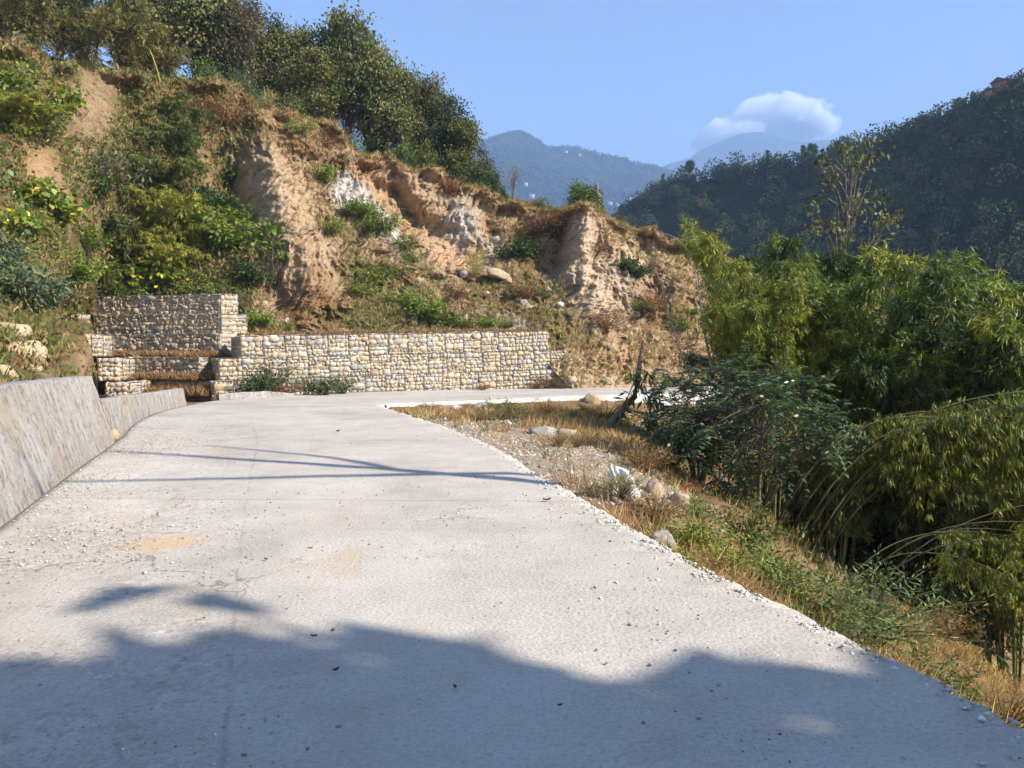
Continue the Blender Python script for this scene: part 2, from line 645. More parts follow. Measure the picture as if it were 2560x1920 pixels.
TAN = np.array((0.37, 0.262, 0.168))
PALE = np.array((0.46, 0.36, 0.255))
ORANGE = np.array((0.37, 0.24, 0.138))
RUST = np.array((0.235, 0.115, 0.05))
BROWN = np.array((0.165, 0.098, 0.052))
STRAW = np.array((0.31, 0.215, 0.115))
OLIVE = np.array((0.135, 0.125, 0.045))
GREEN = np.array((0.085, 0.105, 0.030))
WHITE = np.array((0.47, 0.445, 0.41))
GREY = np.array((0.34, 0.31, 0.28))

M_SOIL = soil_mat('bare_hill_soil', 1.0, 0.85, 0.20)
M_GROUND = soil_mat('stony_ground', 2.6, 0.7, 0.06)


def build_ground():
    xs = np.concatenate((np.linspace(-30, -6, 20, endpoint=False), np.linspace(-6, 14, 260, endpoint=False), np.linspace(14, 40, 110, endpoint=False), np.linspace(40, 150, 30)))
    ys = np.concatenate((np.linspace(-60, -2, 30, endpoint=False), np.linspace(-2, 38, 340, endpoint=False), np.linspace(38, 62, 40)))
    X, Y = np.meshgrid(xs, ys, indexing='ij')
    Z = ground_h(X, Y)
    p = np.stack((X, Y, Z), -1)
    n1 = fbm(np.stack((X * 0.7, Y * 0.7, X * 0), -1), 4)
    n2 = fbm(np.stack((X * 0.23, Y * 0.23, X * 0 + 8), -1), 3)
    n3 = fbm(np.stack((X * 2.3, Y * 2.3, X * 0 + 5), -1), 3)
    c = np.broadcast_to(TAN * 0.9, p.shape).copy()

    def lay(mask, colour):
        c[...] = c * (1 - mask[..., None]) + np.asarray(colour) * mask[..., None]
    lay(smooth(-0.05, 0.25, n1), STRAW * 0.9)
    lay(smooth(0.05, 0.3, n2 + 0.3 * n3) * 0.8, BROWN)
    lay(smooth(0.1, 0.4, -n2 + 0.3 * n3) * 0.6, OLIVE)
    # gravel of the flat shoulder
    xe = np.interp(Y, [0, 3.2, 5.7, 9.2, 13.3, 17, 20.5, 24, 26], [3.1, 2.12, 1.31, 0.45, -0.55, -1.7, -2.9, -4.0, -4.3])
    s = X - xe
    grav = smooth(9.5, 11, Y) * smooth(20, 17, Y) * smooth(3.4, 2.0, s + 0.5 * n1)
    lay(grav * 0.85, np.array((0.33, 0.275, 0.215)))
    me = make_mesh('ground', p.reshape(-1, 3), grid_faces(len(xs), len(ys)), c.reshape(-1, 3), True, M_GROUND)
    tag(link('ground', me), kind='structure')


build_ground()

# ================================================================ the eroded hillside above the road
def row(*k):
    a = np.array(k, float)
    return a[:, 0], a[:, 1], a[:, 2]


CREST = [(-220, 10, 34), (-100, 26, 37), (0, 46, 40), (17, 46, 41), (58, 65, 43), (84, 64, 44.5), (110, 73, 46), (156, 79, 49), (185, 83, 51), (237, 87, 54), (246, 100, 54),
         (258, 113, 53.5), (285, 117, 55), (314, 120, 56.5), (334, 128, 57), (345, 142, 57), (360, 160, 57), (389, 158, 57.3), (400, 171, 57.5), (439, 171, 58),
         (447, 184, 58), (458, 187, 58), (481, 190, 58.3), (497, 201, 58.3), (528, 206, 58), (547, 212, 57), (566, 213, 56), (577, 210, 55.5), (599, 210, 55.5), (606, 221, 56), (620, 228, 56.5), (637, 233, 57),
         (653, 232, 57), (658, 240, 57.3), (665, 246, 57.6), (680, 245, 58), (700, 256, 58.5), (735, 264, 59.5), (790, 285, 61), (860, 305, 64), (960, 332, 68), (1120, 350, 76)]
R0 = row((-220, 445, 9.5), (-100, 432, 11.5), (0, 412, 15.5), (60, 402, 18.5), (84, 400, 21), (99, 398, 42), (150, 398, 43.2), (243, 398, 43.8), (251, 345, 41.0), (300, 343, 41.6),
         (420, 340, 43.0), (505, 338, 44.4), (525, 344, 43.4), (540, 354, 42.4), (556, 374, 41.5), (572, 388, 41.0), (590, 389, 41.6), (600, 389, 42.2), (700, 384, 47.5), (800, 382, 52), (1120, 374, 66))
R1 = row((-220, 360, 15), (-100, 345, 18), (0, 335, 22), (55, 325, 26), (62, 322, 38), (99, 312, 44.3), (150, 299, 45.4), (238, 298, 45.2), (248, 318, 44.2), (262, 331, 42.8), (300, 333, 42.8),
         (420, 331, 44.4), (530, 329, 46.0), (548, 336, 44.0), (566, 352, 43.2), (600, 356, 44.4), (700, 352, 49.3), (800, 356, 53.5), (1120, 362, 67.5))
R2 = row((-220, 270, 21), (0, 262, 28), (60, 262, 32), (110, 258, 44.5), (180, 262, 47), (250, 280, 46.5), (320, 300, 45.8), (420, 300, 47.5), (500, 300, 49), (545, 300, 49.5), (600, 310, 48.2), (700, 320, 51), (800, 335, 55), (1120, 357, 69))
R3 = row((-220, 180, 26), (0, 185, 33), (60, 185, 36), (120, 182, 44), (190, 190, 48.5), (240, 200, 50), (300, 225, 49.3), (360, 245, 50.6), (430, 262, 52), (500, 262, 53.5), (560, 262, 53.2), (600, 270, 51.5), (700, 300, 53), (800, 320, 57), (1120, 354, 71))
R4 = row((-220, 90, 30), (0, 110, 37), (60, 118, 39.5), (120, 120, 45), (190, 128, 50), (235, 140, 52), (300, 165, 53.0), (360, 200, 54.2), (430, 222, 55.4), (500, 232, 56.5), (560, 235, 54.8), (600, 236, 54.0), (655, 262, 55), (700, 276, 56), (800, 303, 60), (1120, 352, 73))
RC = row(*CREST)
RB = row(*[(a, b - 6, d + 7) for a, b, d in CREST])          # level ground behind the edge
RE = row(*[(a, b + 26, d + 30) for a, b, d in CREST])        # and its far side, out of sight
ROWS = [R0, R1, R2, R3, R4, RC, RB, RE]
RT = np.array([0, 0.14, 0.34, 0.55, 0.75, 0.90, 0.95, 1.0])


def seg_bump(px, py, x0, y0, x1, y1, w0, w1, amp):
    dx, dy = x1 - x0, y1 - y0
    t = np.clip(((px - x0) * dx + (py - y0) * dy) / (dx * dx + dy * dy), 0, 1)
    d = np.hypot(px - (x0 + t * dx), py - (y0 + t * dy))
    return amp * np.exp(-(d / (w0 + (w1 - w0) * t)) ** 2) * (0.35 + 0.65 * np.sin(np.pi * np.clip(t * 0.85 + 0.1, 0, 1)))


# (x0, y0, x1, y1, width0, width1, metres towards the viewer)
RELIEF = [(256, 122, 300, 270, 12, 26, 2.2), (262, 120, 330, 165, 12, 12, 1.3), (222, 165, 246, 215, 14, 14, -2.6), (312, 268, 312, 322, 20, 30, 1.7), (255, 250, 285, 318, 10, 12, -1.0),
          (338, 132, 395, 255, 10, 16, 0.9), (364, 172, 470, 262, 9, 12, -1.5), (404, 178, 445, 232, 12, 14, 1.0), (392, 178, 418, 226, 5, 7, -1.3), (455, 196, 470, 236, 8, 14, 0.8),
          (480, 200, 500, 250, 6, 9, -1.0), (515, 214, 548, 275, 14, 16, -1.8), (584, 214, 575, 270, 9, 16, 2.3), (575, 270, 606, 345, 16, 20, 1.2), (604, 225, 640, 310, 14, 24, 0.9),
          (563, 225, 556, 275, 5, 9, -1.4), (644, 250, 668, 330, 7, 10, -1.3), (676, 262, 700, 345, 12, 14, 0.8), (150, 90, 190, 190, 10, 22, 1.0), (60, 90, 55, 190, 26, 22, -0.9),
          (500, 268, 560, 322, 16, 22, 0.6), (120, 70, 135, 140, 10, 14, -1.2), (436, 262, 470, 300, 10, 14, 0.6), (215, 90, 236, 140, 14, 12, 1.0), (130, 230, 190, 290, 30, 20, 0.7)]


def hill_depth(px, t):
    """Rows -> (py, depth) for column px and height parameter t."""
    ys = np.stack([np.interp(px, r[0], r[1]) for r in ROWS], -1)
    ds = np.stack([np.interp(px, r[0], r[2]) for r in ROWS], -1)
    k = np.clip(np.searchsorted(RT, t, side='right') - 1, 0, len(RT) - 2)
    f = (t - RT[k]) / (RT[k + 1] - RT[k])
    iy = np.arange(len(px))
    return ys[iy, k] * (1 - f) + ys[iy, k + 1] * f, ds[iy, k] * (1 - f) + ds[iy, k + 1] * f


HNU, HNV = 820, 330
hu = np.concatenate((np.linspace(-220, -10, 70, endpoint=False), np.linspace(-10, 720, 660, endpoint=False), np.linspace(720, 1120, 90)))
tv = np.concatenate((np.linspace(0, 0.9, 300, endpoint=False), np.linspace(0.9, 1.0, 30)))
PXg, Tg = np.meshgrid(hu, tv, indexing='ij')
PYf, Df = hill_depth(PXg.ravel(), Tg.ravel())
PYg, Dg = PYf.reshape(PXg.shape), Df.reshape(PXg.shape)
# soften the kinks between the rows a little (not at the crest)
for _ in range(6):
    for A in (PYg, Dg):
        B = A.copy()
        B[:, 1:-1] = (A[:, :-2] + 2 * A[:, 1:-1] + A[:, 2:]) / 4
        keep = ((Tg > 0.885) & (Tg < 0.92)) | (Tg < 0.02)
        A[...] = np.where(keep, A, B)
bump = np.zeros_like(PXg)
for b in RELIEF:
    bump += seg_bump(PXg, PYg, *b)
fade = np.maximum(smooth(0.0, 0.10, Tg), 0.75 * smooth(500, 530, PXg) * smooth(640, 600, PXg)) * smooth(0.955, 0.90, Tg)
HP = W(PXg, PYg, Dg)
HQ = HP.copy()
# cover of plants: 0 bare scarp .. 1 overgrown bank
veg = smooth(250, 205, PXg) * 0.9
# erosion: narrow rills running down the bare faces, then clods
warp = 1.1 * fbm(HP * 0.30, 3)
along = fbm(np.stack((PXg * 0.085 + (PYg - 200) * 0.022 + 2.2 * warp, HP[..., 2] * 0.28 + warp, PXg * 0), -1), 5, 0.62)
rill = -np.abs(along) * 1.9 + 0.35
ridged = 1 - np.abs(fbm(HP * 0.7 + 31, 5, 0.6)) * 3.0
rid2 = 1 - np.abs(fbm(HP * np.array((2.0, 2.0, 1.3)) + 77, 4, 0.6)) * 3.0
fine_rill = -np.abs(fbm(np.stack((PXg * 0.26 + (PYg - 200) * 0.08 + 1.5 * warp, HP[..., 2] * 0.5 + warp, PXg * 0 + 3), -1), 3, 0.6)) * 1.2 + 0.25
clod = 0.45 * fbm(HP * 0.5, 5, 0.5) + 0.14 * fbm(HP * 2.6, 4, 0.6) + 0.14 * ridged + 0.07 * rid2 + 0.06 * fbm(HP * 6.5, 2) + 0.30 * fine_rill * (1 - veg)
ledge = 0.30 * fbm(np.stack((HP[..., 0] * 0.25, HP[..., 1] * 0.25, HP[..., 2] * 1.5), -1), 3)
crest_lip = 1.05 * smooth(0.865, 0.885, Tg) * smooth(0.915, 0.90, Tg) * (0.4 + vnoise(np.stack((PXg * 0.06, PXg * 0, PXg * 0), -1)))
out = bump * 0.9 + (1 - veg) * (rill * 0.80 + ledge * 1.3) + clod * (0.75 + 0.5 * veg) + crest_lip
nscale = smooth(12, 40, Dg) * 0.75 + 0.25
toward = unit(EYE + np.array((6, 0, 6)) - HP)
toward[..., 2] *= 0.35
toward = unit(toward)
HP = HP + toward * (out * fade * nscale)[..., None]
HP[..., 2] += 0.25 * fbm(HQ * 0.9, 3) * smooth(0.80, 0.90, Tg) * nscale
HILL = HP


def paint_hill():
    px, py = PXg, PYg
    nb = fbm(np.stack((HQ[..., 0] * 0.45, HQ[..., 1] * 0.45, HQ[..., 2] * 0.45), -1), 4)
    nf = fbm(HQ * 1.7, 4)
    nd = fbm(np.stack((px * 0.05 - py * 0.028, (px + py) * 0.012, px * 0), -1), 4, 0.6)     # streaks running down to the right
    wx, wy = px + 9 * nb + 5 * nf, py + 9 * nd + 4 * nf
    c = np.empty(px.shape + (3,))
    c[...] = TAN * 0.95

    def lay(mask, colour, k=1.0):
        m = (np.clip(mask, 0, 1) * k)[..., None]
        c[...] = c * (1 - m) + np.asarray(colour) * m
    lay(smooth(0.0, 0.45, nf), PALE, 0.6)
    # overgrown left bank
    lb = smooth(268, 228, wx + 0.10 * (wy - 200))
    lay(lb, STRAW * 0.8, 0.9)
    lay(lb * smooth(-0.25, 0.15, nb + 0.5 * nf), OLIVE * 0.85)
    lay(lb * smooth(0.05, 0.35, nf - nb * 0.4), BROWN * 0.9, 0.9)
    lay(blob(wx, wy, 92, 105, 26, 40, 0.2), TAN * 0.85, 0.7)
    lay(blob(wx, wy, 45, 172, 22, 30, -0.2), TAN * np.array((1.02, 0.95, 0.85)), 0.95)
    lay(blob(wx, wy, 205, 285, 34, 20), STRAW, 0.7)
    lay(blob(wx, wy, 90, 360, 16, 26), TAN, 0.8)
    lay(blob(wx, wy, 210, 115, 36, 24, 0.5), BROWN * 1.25, 0.95)
    lay(blob(wx, wy, 165, 95, 20, 22), BROWN * 1.2, 0.9)
    # buttress with pale earth
    lay(blob(wx, wy, 262, 200, 22, 60, -0.32), PALE, 0.8)
    lay(blob(wx, wy, 300, 235, 22, 40, -0.5), TAN * 1.05, 0.9)
    # the dry brown cap of the slope and its streak
    lay(blob(wx, wy, 300, 140, 44, 18, 0.35), BROWN * 1.2, 0.95)
    lay(blob(wx, wy, 335, 172, 34, 12, 0.6), BROWN, 0.9)
    lay(blob(wx, wy, 280, 128, 30, 10, 0.2), STRAW * 0.9, 0.7)
    # white rock
    wr = np.maximum(blob(wx, wy, 352, 196, 22, 17, 0.35), np.maximum(blob(wx, wy, 380, 222, 30, 11, 0.85), blob(wx, wy, 402, 248, 24, 7, 0.9) * 0.8))
    lay(smooth(0.22, 0.75, wr + 0.22 * nf), WHITE, 0.95)
    # orange scar
    lay(blob(wx, wy, 405, 205, 50, 17, 0.75), ORANGE * 1.05, 0.85)
    lay(blob(wx, wy, 455, 258, 36, 18, 0.5), ORANGE * 1.12 + 0.03, 0.8)
    lay(blob(wx, wy, 375, 168, 20, 9, 0.1), ORANGE, 0.9)
    lay(blob(wx, wy, 420, 195, 24, 20), TAN, 0.45)
    # rust mound
    lay(smooth(0.35, 0.6, blob(wx, wy, 310, 300, 34, 36) + 0.12 * nd), ORANGE * 0.82, 0.9)
    lay(smooth(0.3, 0.7, blob(wx, wy, 316, 318, 38, 22)) * smooth(-0.35, 0.2, nd), RUST, 0.85)
    # grassy diagonal of the slide below the white rock
    gd = blob(wx, wy, 392, 296, 66, 26, 0.62)
    lay(smooth(0.12, 0.5, gd), STRAW * 0.75, 0.9)
    lay(smooth(0.3, 0.7, gd) * smooth(-0.2, 0.25, nb + nf * 0.6), OLIVE, 0.85)
    lay(blob(wx, wy, 360, 320, 70, 12, 0.05), OLIVE * 0.95, 0.8)
    lay(blob(wx, wy, 347, 235, 30, 9, 0.9), OLIVE * 1.1, 0.8)
    lay(blob(wx, wy, 430, 275, 26, 6, 0.7), GREEN * 1.3, 0.6)
    # talus in the middle
    td = blob(wx, wy, 530, 312, 80, 26, 0.35)
    lay(smooth(0.1, 0.5, td), STRAW * 0.75, 0.9)
    lay(smooth(0.25, 0.7, td) * smooth(-0.15, 0.3, nb - nf * 0.5), OLIVE * 0.9, 0.8)
    lay(smooth(0.2, 0.6, blob(wx, wy, 495, 318, 44, 9, 0.2)), GREY * 1.1, 0.6)
    # upper scarp in the middle with grey rock
    lay(blob(wx, wy, 462, 222, 16, 22, -0.2), GREY * 1.25, 0.8)
    lay(blob(wx, wy, 468, 228, 8, 12, -0.3), WHITE * 0.8, 0.7)
    lay(blob(wx, wy, 495, 243, 11, 12), GREY * 1.2, 0.85)
    lay(blob(wx, wy, 505, 222, 24, 20), TAN * 0.75, 0.6)
    lay(blob(wx, wy, 548, 222, 24, 15, 0.3), np.array((0.16, 0.075, 0.048)), 0.95)
    lay(blob(wx, wy, 530, 255, 17, 26), OLIVE * 0.75, 0.8)
    lay(blob(wx, wy, 560, 250, 10, 24, 0.1), BROWN * 1.1, 0.7)
    lay(blob(wx, wy, 522, 280, 26, 20), BROWN * 1.2, 0.7)
    # pale buttress on the right
    lay(blob(wx, wy, 588, 275, 22, 58, -0.22), PALE * 1.06, 0.85)
    lay(blob(wx, wy, 630, 285, 24, 44, -0.4), PALE * 0.95, 0.75)
    lay(blob(wx, wy, 560, 218, 9, 6), BROWN, 0.8)
    # right end
    rb = smooth(640, 672, wx + 0.25 * (wy - 280))
    lay(rb, TAN * 0.95, 0.85)
    lay(rb * smooth(0.12, 0.45, nf + nb * 0.6), BROWN * 1.3, 0.7)
    lay(blob(wx, wy, 650, 300, 20, 24, 0.2), BROWN * 1.1, 0.7)
    lay(blob(wx, wy, 625, 352, 42, 18, 0.25), STRAW * 1.1, 0.7)
    lay(blob(wx, wy, 560, 368, 26, 20), PALE * 0.9, 0.6)
    lay(blob(wx, wy, 690, 350, 40, 26), TAN, 0.8)
    lay(blob(wx, wy, 680, 318, 24, 8), OLIVE, 0.6)
    lay(smooth(0.84, 0.885, Tg) * smooth(235, 255, px) * smooth(-0.1, 0.25, nf + 0.1), BROWN * 1.1, 0.75)     # turf hanging over the edge
    lay(smooth(0.90, 0.915, Tg), OLIVE * 0.8, 0.9)
    lay(smooth(0.30, 0.6, -nf) * 0.35, BROWN)
    return c


HILL_COL = paint_hill()
me = make_mesh('eroded_hillside', HILL.reshape(-1, 3), grid_faces(HILL.shape[0], HILL.shape[1]), HILL_COL.reshape(-1, 3), True, M_SOIL)
tag(link('eroded_hillside', me), kind='structure')

_hx, _hy = PXg[70:730].ravel(), PYg[70:730].ravel()


def hill_at(px, py, tmax=0.905):
    """World point of the built hillside nearest to pixel (px, py)."""
    X = HILL[..., 0]
    i0 = int(np.clip(np.searchsorted(hu, px), 1, len(hu) - 1))
    lo, hi = max(0, i0 - 3), min(len(hu), i0 + 3)
    m = np.abs(PYg[lo:hi] - py) + np.abs(PXg[lo:hi] - px) * 0.5 + (Tg[lo:hi] > tmax) * 1e3
    k = np.unravel_index(np.argmin(m), m.shape)
    return HILL[lo + k[0], k[1]].copy()


# ================================================================ far land
def forest_ground_mat(name, a, b, s):
    m, nt, N, L = new_mat(name)
    pos = world_pos(nt)
    n = _noise(nt, s, 8, 0.68, pos)
    n2 = _noise(nt, s * 0.16, 4, 0.6, pos)
    col = _ramp(nt, n.outputs['Fac'], [(0.3, a), (0.7, b)]).outputs[0]
    col = _mix(nt, 1.0, col, _ramp(nt, n2.outputs['Fac'], [(0.3, 0.75), (0.7, 1.2)]).outputs[0], 'MULTIPLY')
    _finish(nt, col, _bump(nt, n.outputs['Fac'], 1.0, 0.5 / s), 1.0, 0.0)
    return m


def ridge(name, sky_pts, foot, nu, nv, amp, freq, mat, label=None, colfn=None, shift=None):
    """Loft from a skyline (px, py, depth) down to a foot line (px, py, depth)."""
    a, b = np.array(sky_pts, float), np.array(foot, float)
    ua = np.linspace(0, 1, len(a))
    ub = np.linspace(0, 1, len(b))
    u = np.linspace(0, 1, nu)
    S = W(*[np.interp(u, ua, a[:, k]) for k in range(3)])
    Ft = W(*[np.interp(u, ub, b[:, k]) for k in range(3)]) if shift is None else S * np.array((1, 1, 0)) + np.array(shift)
    back = S + np.array((0, 1.0, 0)) * (S[:, 1:2] * 0.35)
    back[:, 2] = -160
    t = np.linspace(0, 1, nv)[None, :, None]
    P = S[:, None] * (1 - t) + Ft[:, None] * t
    P[..., 2] += (amp * fbm(P * freq, 5, 0.55)) * np.clip(t[..., 0] * 8, 0.15, 1)
    P[..., 0] += (amp * 1.2 * fbm(P * freq * 0.7 + 40, 4)) * np.clip(t[..., 0] * 5, 0, 1)
    full = np.concatenate((back[:, None], P), 1)
    cols = None if colfn is None else colfn(full).reshape(-1, 3)
    me = make_mesh(name, full.reshape(-1, 3), grid_faces(nu, nv + 1)[:, ::-1], cols, True, mat)
    o = link(name, me)
    tag(o, kind='structure')
    return P


M_FAR = forest_ground_mat('far_wooded_slope', (0.012, 0.022, 0.010), (0.060, 0.072, 0.032), 0.055)
M_MID = forest_ground_mat('shade_toned_forest_floor', (0.010, 0.016, 0.008), (0.035, 0.045, 0.018), 0.12)  # floor colours kept dark to imitate the shaded hillside

# valley floor: one sheet to the horizon
g = np.linspace(-1, 1, 90)
gx = np.sign(g) * np.abs(g) ** 1.8 * 5000
gy = np.linspace(0, 1, 90) ** 1.6 * 5300 - 220
VX, VY = np.meshgrid(gx, gy, indexing='ij')
VZ = -150 + 26 * fbm(np.stack((VX * 0.004, VY * 0.004, VX * 0), -1), 4)
near = smooth(150, 70, np.hypot(VX, VY - 20))
VZ = np.where(near > 0, VZ * (1 - near) + (-48) * near, VZ)
me = make_mesh('valley_floor', np.stack((VX, VY, VZ), -1).reshape(-1, 3), grid_faces(90, 90), None, True, M_FAR)
tag(link('valley_floor', me), kind='structure')

RIGHT_SKY = [(600, 318, 560), (612, 262, 555), (621, 222, 550), (626, 209, 545), (640, 196, 535), (662, 183, 525), (690, 170, 510), (732, 161, 490), (768, 158, 470), (803, 156, 452),
             (826, 151, 440), (845, 141, 430), (884, 131, 410), (907, 127, 398), (923, 118, 390), (958, 102, 372), (985, 92, 360), (1008, 86, 350), (1024, 77, 342), (1100, 45, 310), (1220, 0, 275), (1400, -50, 240)]
RIGHT_FOOT = [(560, 420, 520), (600, 420, 470), (640, 420, 420), (700, 425, 360), (760, 430, 310), (850, 430, 270), (1000, 440, 220), (1250, 460, 170), (1500, 480, 130)]
RIGHT_SKY = [(a, b + 13 + 9 * min(max((a - 860) / 120, 0), 1), d * 0.62) for a, b, d in RIGHT_SKY]
RIGHT_P = ridge('forested_hill', RIGHT_SKY, RIGHT_FOOT, 150, 80, 8, 0.022, M_MID, shift=(-130, -105, -95))

LEFT_SKY = [(200, 60, 3000), (330, 96, 2960), (400, 118, 2920), (470, 140, 2880), (485, 144, 2860), (498, 140, 2850), (508, 137, 2840), (520, 135, 2840), (533, 141, 2830), (541, 147, 2824), (547, 153, 2820), (555, 152, 2810), (566, 150, 2800),
            (580, 152, 2780), (600, 157, 2760), (620, 161, 2740), (640, 167, 2720), (660, 171, 2700), (690, 183, 2660), (740, 205, 2600), (820, 240, 2520)]
LEFT_FOOT = [(150, 300, 1240), (400, 300, 1280), (520, 305, 1320), (620, 310, 1380), (720, 330, 1440), (900, 350, 1600)]
LEFT_P = ridge('hazy_hill', LEFT_SKY, LEFT_FOOT, 260, 150, 66, 0.0031, M_FAR)

PEAK_SKY = [(560, 205, 4579), (620, 186, 4666), (650, 173, 4700), (668, 164, 4717), (690, 158, 4735), (700, 150, 4743), (715, 144, 4752), (730, 137, 4769), (742, 133, 4787), (756, 132, 4795), (770, 133, 4804), (780, 138, 4804), (800, 142, 4804),
            (822, 140, 4804), (840, 139, 4804), (870, 146, 4787), (920, 158, 4769), (1000, 175, 4735), (1150, 200, 4666)]
PEAK_FOOT = [(520, 320, 3283), (700, 320, 3283), (850, 320, 3283), (1200, 330, 3283)]
ridge('distant_mountain', PEAK_SKY, PEAK_FOOT, 200, 60, 64, 0.0025, M_FAR)

# ================================================================ haze: the air itself
hv, hf = box_vf(-5200, 5200, -260, 5150, -260, 1470)
m, nt, N, L = new_mat('valley_haze')
pv = N.new('ShaderNodeVolumePrincipled')
pv.inputs['Color'].default_value = (0.46, 0.66, 1.0, 1)
pv.inputs['Density'].default_value = 0.00026
pv.inputs['Anisotropy'].default_value = 0.0
o = N.new('ShaderNodeOutputMaterial')
L.new(pv.outputs[0], o.inputs['Volume'])
m.cycles.homogeneous_volume = True
tag(link('haze', make_mesh('haze', hv, hf, None, False, m)), kind='stuff')
# ================================================================ concrete walls along the road
def wall_mat():
    m, nt, N, L = new_mat('plastered_concrete_wall')
    pos = world_pos(nt)
    mp = N.new('ShaderNodeMapping')
    mp.inputs['Scale'].default_value = (2.2, 2.2, 0.5)
    L.new(pos, mp.inputs['Vector'])
    streak = _noise(nt, 2.6, 6, 0.65, mp.outputs[0])
    big = _noise(nt, 0.9, 4, 0.6, pos)
    fine = _noise(nt, 30, 5, 0.7, pos)
    spots = _noise(nt, 8.5, 5, 0.72, pos)
    col = _ramp(nt, streak.outputs['Fac'], [(0.28, (0.15, 0.135, 0.12)), (0.44, (0.32, 0.30, 0.275)), (0.74, (0.46, 0.445, 0.43))]).outputs[0]
    col = _mix(nt, _ramp(nt, big.outputs['Fac'], [(0.48, 0.0), (0.66, 0.55)]).outputs[0], col, (0.36, 0.285, 0.19))
    col = _mix(nt, _ramp(nt, spots.outputs['Fac'], [(0.52, 0.0), (0.62, 0.8)]).outputs[0], col, (0.17, 0.145, 0.125))
    col = _mix(nt, _ramp(nt, spots.outputs['Fac'], [(0.28, 0.6), (0.36, 0.0)]).outputs[0], col, (0.56, 0.55, 0.56))
    col = _mix(nt, 1.0, col, _ramp(nt, fine.outputs['Fac'], [(0.3, 0.82), (0.7, 1.12)]).outputs[0], 'MULTIPLY')
    h = _mix(nt, 0.5, fine.outputs['Fac'], spots.outputs['Fac'])
    _finish(nt, col, _bump(nt, h, 0.9, 0.035), 0.9, 0.2)
    return m


M_WALL = wall_mat()


def wall_strip(name, label, base, height, batter, thick, seed, cat='wall', sink=0.35):
    """A cast wall along a base line (x, y, z): face towards the road, flat uneven top, back and ends."""
    base = np.array(base, float)
    n = 150
    u = np.linspace(0, 1, n)
    k = np.linspace(0, 1, len(base))
    b = np.stack([np.interp(u, k, base[:, j]) for j in range(3)], -1)
    t = unit(np.gradient(b[:, :2], axis=0))
    nr = np.stack((t[:, 1], -t[:, 0]), -1)            # towards the road (right of travel)
    h = np.interp(u, np.linspace(0, 1, len(height)), height)
    nz = 16
    prof = []
    for j in range(nz):
        f = j / (nz - 1)
        prof.append((-batter * f, f, 0))
    ring = []
    for off, f, _ in prof:
        p = b.copy()
        p[:, :2] += nr * off
        p[:, 2] += -sink + (h + sink) * f
        r = 0.018 * fbm(p * 2.4 + seed, 3) + 0.006 * fbm(p * 12, 2)
        p[:, :2] += nr * r[:, None]
        ring.append(p)
    top = ring[-1]
    wob = 0.022 * fbm(np.stack((u * 40, u * 0 + seed, u * 0), -1), 3)
    for q in (0.02, 0.5, 0.97, 1.0):
        p = top.copy()
        p[:, :2] -= nr * thick * q
        p[:, 2] += wob + (0.02 if 0.01 < q < 0.99 else 0.0)
        ring.append(p)
    p = ring[-1].copy()
    p[:, 2] = b[:, 2] - sink
    ring.append(p)
    P = np.stack(ring, 1)
    nv = P.shape[1]
    faces = list(grid_faces(n, nv))
    # ends
    ends = []
    for i in (0, n - 1):
        for j in range(nv // 2 - 1):
            a = [i * nv + j, i * nv + j + 1, i * nv + nv - 2 - j, i * nv + nv - 1 - j]
            ends.append(a if i else a[::-1])
    me = make_mesh(name, P.reshape(-1, 3), np.array(faces + ends), None, False, M_WALL)
    o = link(name, me)
    tag(o, label, cat)
    return o


lw = resample(np.array([(-2.62, 0.6, 0), (-3.42, 3.4, 0), (-4.35, 6.0, 0), (-5.62, 9.4, 0), (-6.70, 12.3, 0), (-7.36, 14.4, 0)], float), 60)
wall_strip('retaining_wall', 'tall stained concrete wall along the left edge of the road', lw, [1.16, 1.14, 1.12, 1.07, 1.05], 0.42, 0.42, 3.0)
lw2 = resample(np.array([(-8.55, 16.4, -0.05), (-9.15, 18.6, -0.08), (-10.05, 22.0, -0.15), (-10.85, 25.9, -0.26)], float), 50)
wall_strip('kerb_wall', 'low weathered concrete wall beyond the tall wall on the left', lw2, [0.52, 0.50, 0.46, 0.50], 0.16, 0.34, 11.0)
dr = resample(np.array([(-11.6, 30.6, -0.55), (-11.0, 31.4, -0.5), (-10.2, 32.4, -0.45), (-9.35, 33.3, -0.46)], float), 40)
wall_strip('drain_wall', 'short low concrete drain wall below the stepped gabions', dr, [0.32, 0.30, 0.24, 0.10], 0.03, 0.25, 23.0)

# white slab edge of the road beyond the bend
fe = resample(np.array([(-4.32, 26.05), (-3.55, 27.45), (-1.23, 30.5), (1.52, 32.82), (5.0, 34.72), (8.0, 36.92), (12.5, 39.72)], float), 90)
fz = road_z(fe[:, 0], fe[:, 1]) - 0.02
m, nt, N, L = new_mat('pale_cast_edge')
pos = world_pos(nt)
nn = _noise(nt, 5, 5, 0.65, pos)
_finish(nt, _ramp(nt, nn.outputs['Fac'], [(0.3, (0.52, 0.49, 0.45)), (0.65, (0.68, 0.66, 0.62))]).outputs[0], _bump(nt, nn.outputs['Fac'], 0.5, 0.03), 0.9, 0.2)
M_EDGE = m
nrm2 = unit(np.gradient(fe, axis=0))
nr2 = np.stack((nrm2[:, 1], -nrm2[:, 0]), -1)
rows_ = []
for off, dz in ((0.0, 0.0), (0.10, 0.0), (0.13, -0.12), (0.16, -0.28), (0.20, -0.46), (0.2, -1.1)):
    p = np.concatenate((fe + nr2 * off, (fz + dz)[:, None]), 1)
    p[:, 2] += 0.02 * vnoise(np.stack((np.arange(90) * 0.7, np.full(90, off * 50), np.zeros(90)), -1))
    rows_.append(p)
P = np.stack(rows_, 1)
